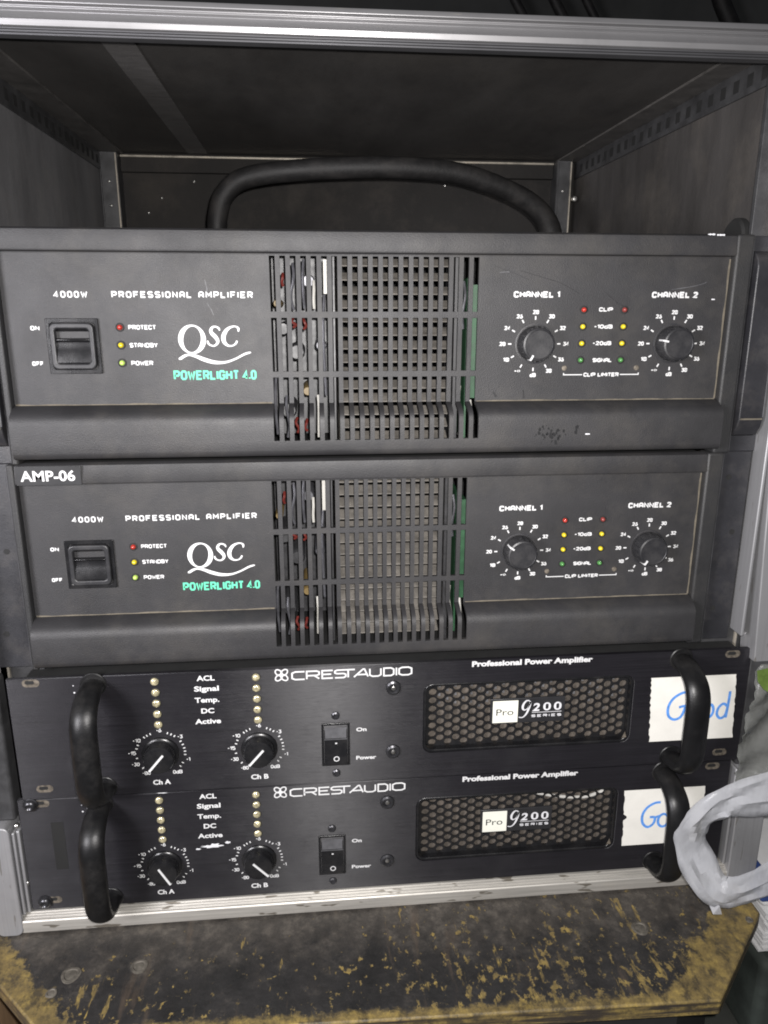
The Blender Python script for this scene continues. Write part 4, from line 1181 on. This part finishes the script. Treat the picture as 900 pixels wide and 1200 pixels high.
# pale crumpled wrapper behind the bag
wr = thing('plastic_wrapper', (520, -30, -330), 'crumpled pale plastic wrapper with a green print, hanging at the right edge of the case', 'wrapper')
b = MB(); nx, nz = 18, 30
vs = []; fs = []
for i in range(nz + 1):
    z = -240 - 98 * i / nz
    for j in range(nx + 1):
        x = 485 + 66 * j / nx - 8 * math.sin(i / nz * 3.0)
        y = -24 - 5 * math.sin(j / nx * 7 + i * .15) + 1.8 * math.sin(i * .7 + j * .6) + random.uniform(-1.3, 1.3)
        vs.append((x + random.uniform(-1, 1), y, z))
for i in range(nz):
    for j in range(nx):
        a = i * (nx + 1) + j; fs.append((a, a + 1, a + nx + 2, a + nx + 1))
b.add(vs, fs); b.build('wrapper_film', 'wrap', wr, (520, -30, -330), smooth=70, solid=0.12)
b = MB(); b.prism([(474.5, -238), (476, -246), (481, -252), (488, -256), (498, -252), (506, -238), (490, -235)], -37.5, -37.0)
b.build('green_print', 'leafgreen', wr, (520, -30, -330))

# white carrier bag: loop handle and body
bag = thing('plastic_bag', (540, -60, -350), 'translucent white plastic bag whose handle loops in front of the lowest amplifier', 'bag')
b = MB()
cl = spline([(590, -58, -318), (545, -60, -314), (505, -62, -312.5), (474, -64, -312.5), (452, -66, -314), (441, -66, -318), (433.5, -62, -329), (431, -58, -341), (431.5, -56, -350), (435, -56, -361), (441, -60, -374), (447, -64, -383), (455, -66, -386.5), (470, -66, -384), (500, -62, -377.5), (545, -60, -371), (590, -58, -366)], 4)
wid = spline([(34,), (32,), (29,), (25,), (21,), (18,), (17,), (17,), (17.5,), (18.5,), (19,), (19,), (19,), (20.5,), (24,), (29,), (36,)], 4)
NW = 7; vs = []; fs = []
P = [Vector(p) for p in cl]
for i, p in enumerate(P):
    t = (P[min(i + 1, len(P) - 1)] - P[max(i - 1, 0)]); t = Vector((t.x, 0, t.z)).normalized()
    nrm = Vector((t.z, 0, -t.x)); w = wid[i][0] * 1.28
    for j in range(NW + 1):
        u = j / NW - 0.5
        base = (0, -1.6, -1.8, -3.0, -2.6, -3.4, -1.6, 0)[j]
        fold = base * (0.8 + 0.5 * math.sin(i * .33 + j * 1.3)) + 0.7 * math.sin(i * .8 + j * 2.1)
        bulge = random.uniform(-.35, .35)
        q = p + nrm * (u * w * (1 + .05 * math.sin(i * .7))) + Vector((0, bulge + fold, 0))
        vs.append(tuple(q))
for i in range(len(P) - 1):
    for j in range(NW):
        a = i * (NW + 1) + j; fs.append((a, a + 1, a + NW + 2, a + NW + 1))
b.add(vs, fs); b.build('bag_handle', 'bag', bag, (540, -60, -350), smooth=22, solid=0.10)
b = MB(); b.add([(444, -64, -391), (452, -67, -396), (455, -66, -404), (449, -65.5, -404), (447, -62, -398)], [(0, 1, 4), (1, 2, 3), (1, 3, 4)]); b.build('bag_flap', 'bag', bag, (540, -60, -350), smooth=0, solid=0.10)
b = MB(); vs = []; fs = []; nu, nvv = 28, 16
for i in range(nvv + 1):
    th = PI * i / nvv
    for j in range(nu):
        ph = 2 * PI * j / nu
        r = 1 + .10 * math.sin(5 * ph + 3 * th) + .06 * math.sin(11 * ph - 4 * th) + random.uniform(-.03, .03)
        vs.append((645 + 72 * r * math.sin(th) * math.cos(ph), -50 + 52 * r * math.sin(th) * math.sin(ph), -395 + 84 * r * math.cos(th)))
for i in range(nvv):
    for j in range(nu):
        j2 = (j + 1) % nu; fs.append((i * nu + j, i * nu + j2, (i + 1) * nu + j2, (i + 1) * nu + j))
b.add(vs, fs); b.build('bag_body', 'bag', bag, (540, -60, -350), smooth=80)

# cables hanging on the far wall, seen above the case
for k, (x, w) in enumerate(((640, 10), (705, 8), (560, 9), (985, 16))):
    b = MB()
    b.tube(spline([(x - 60, 1180, 1000), (x - 30, 1170, 760), (x + 20, 1165, 600), (x + 90, 1170, 470), (x + 130, 1180, 200)], 8), w, 10)
    tag(b.build('hanging_cable', 'rubber', None, None, smooth=60),
        'dark cable hanging against the far wall above the case', 'cable', 'cables hanging on the far wall')
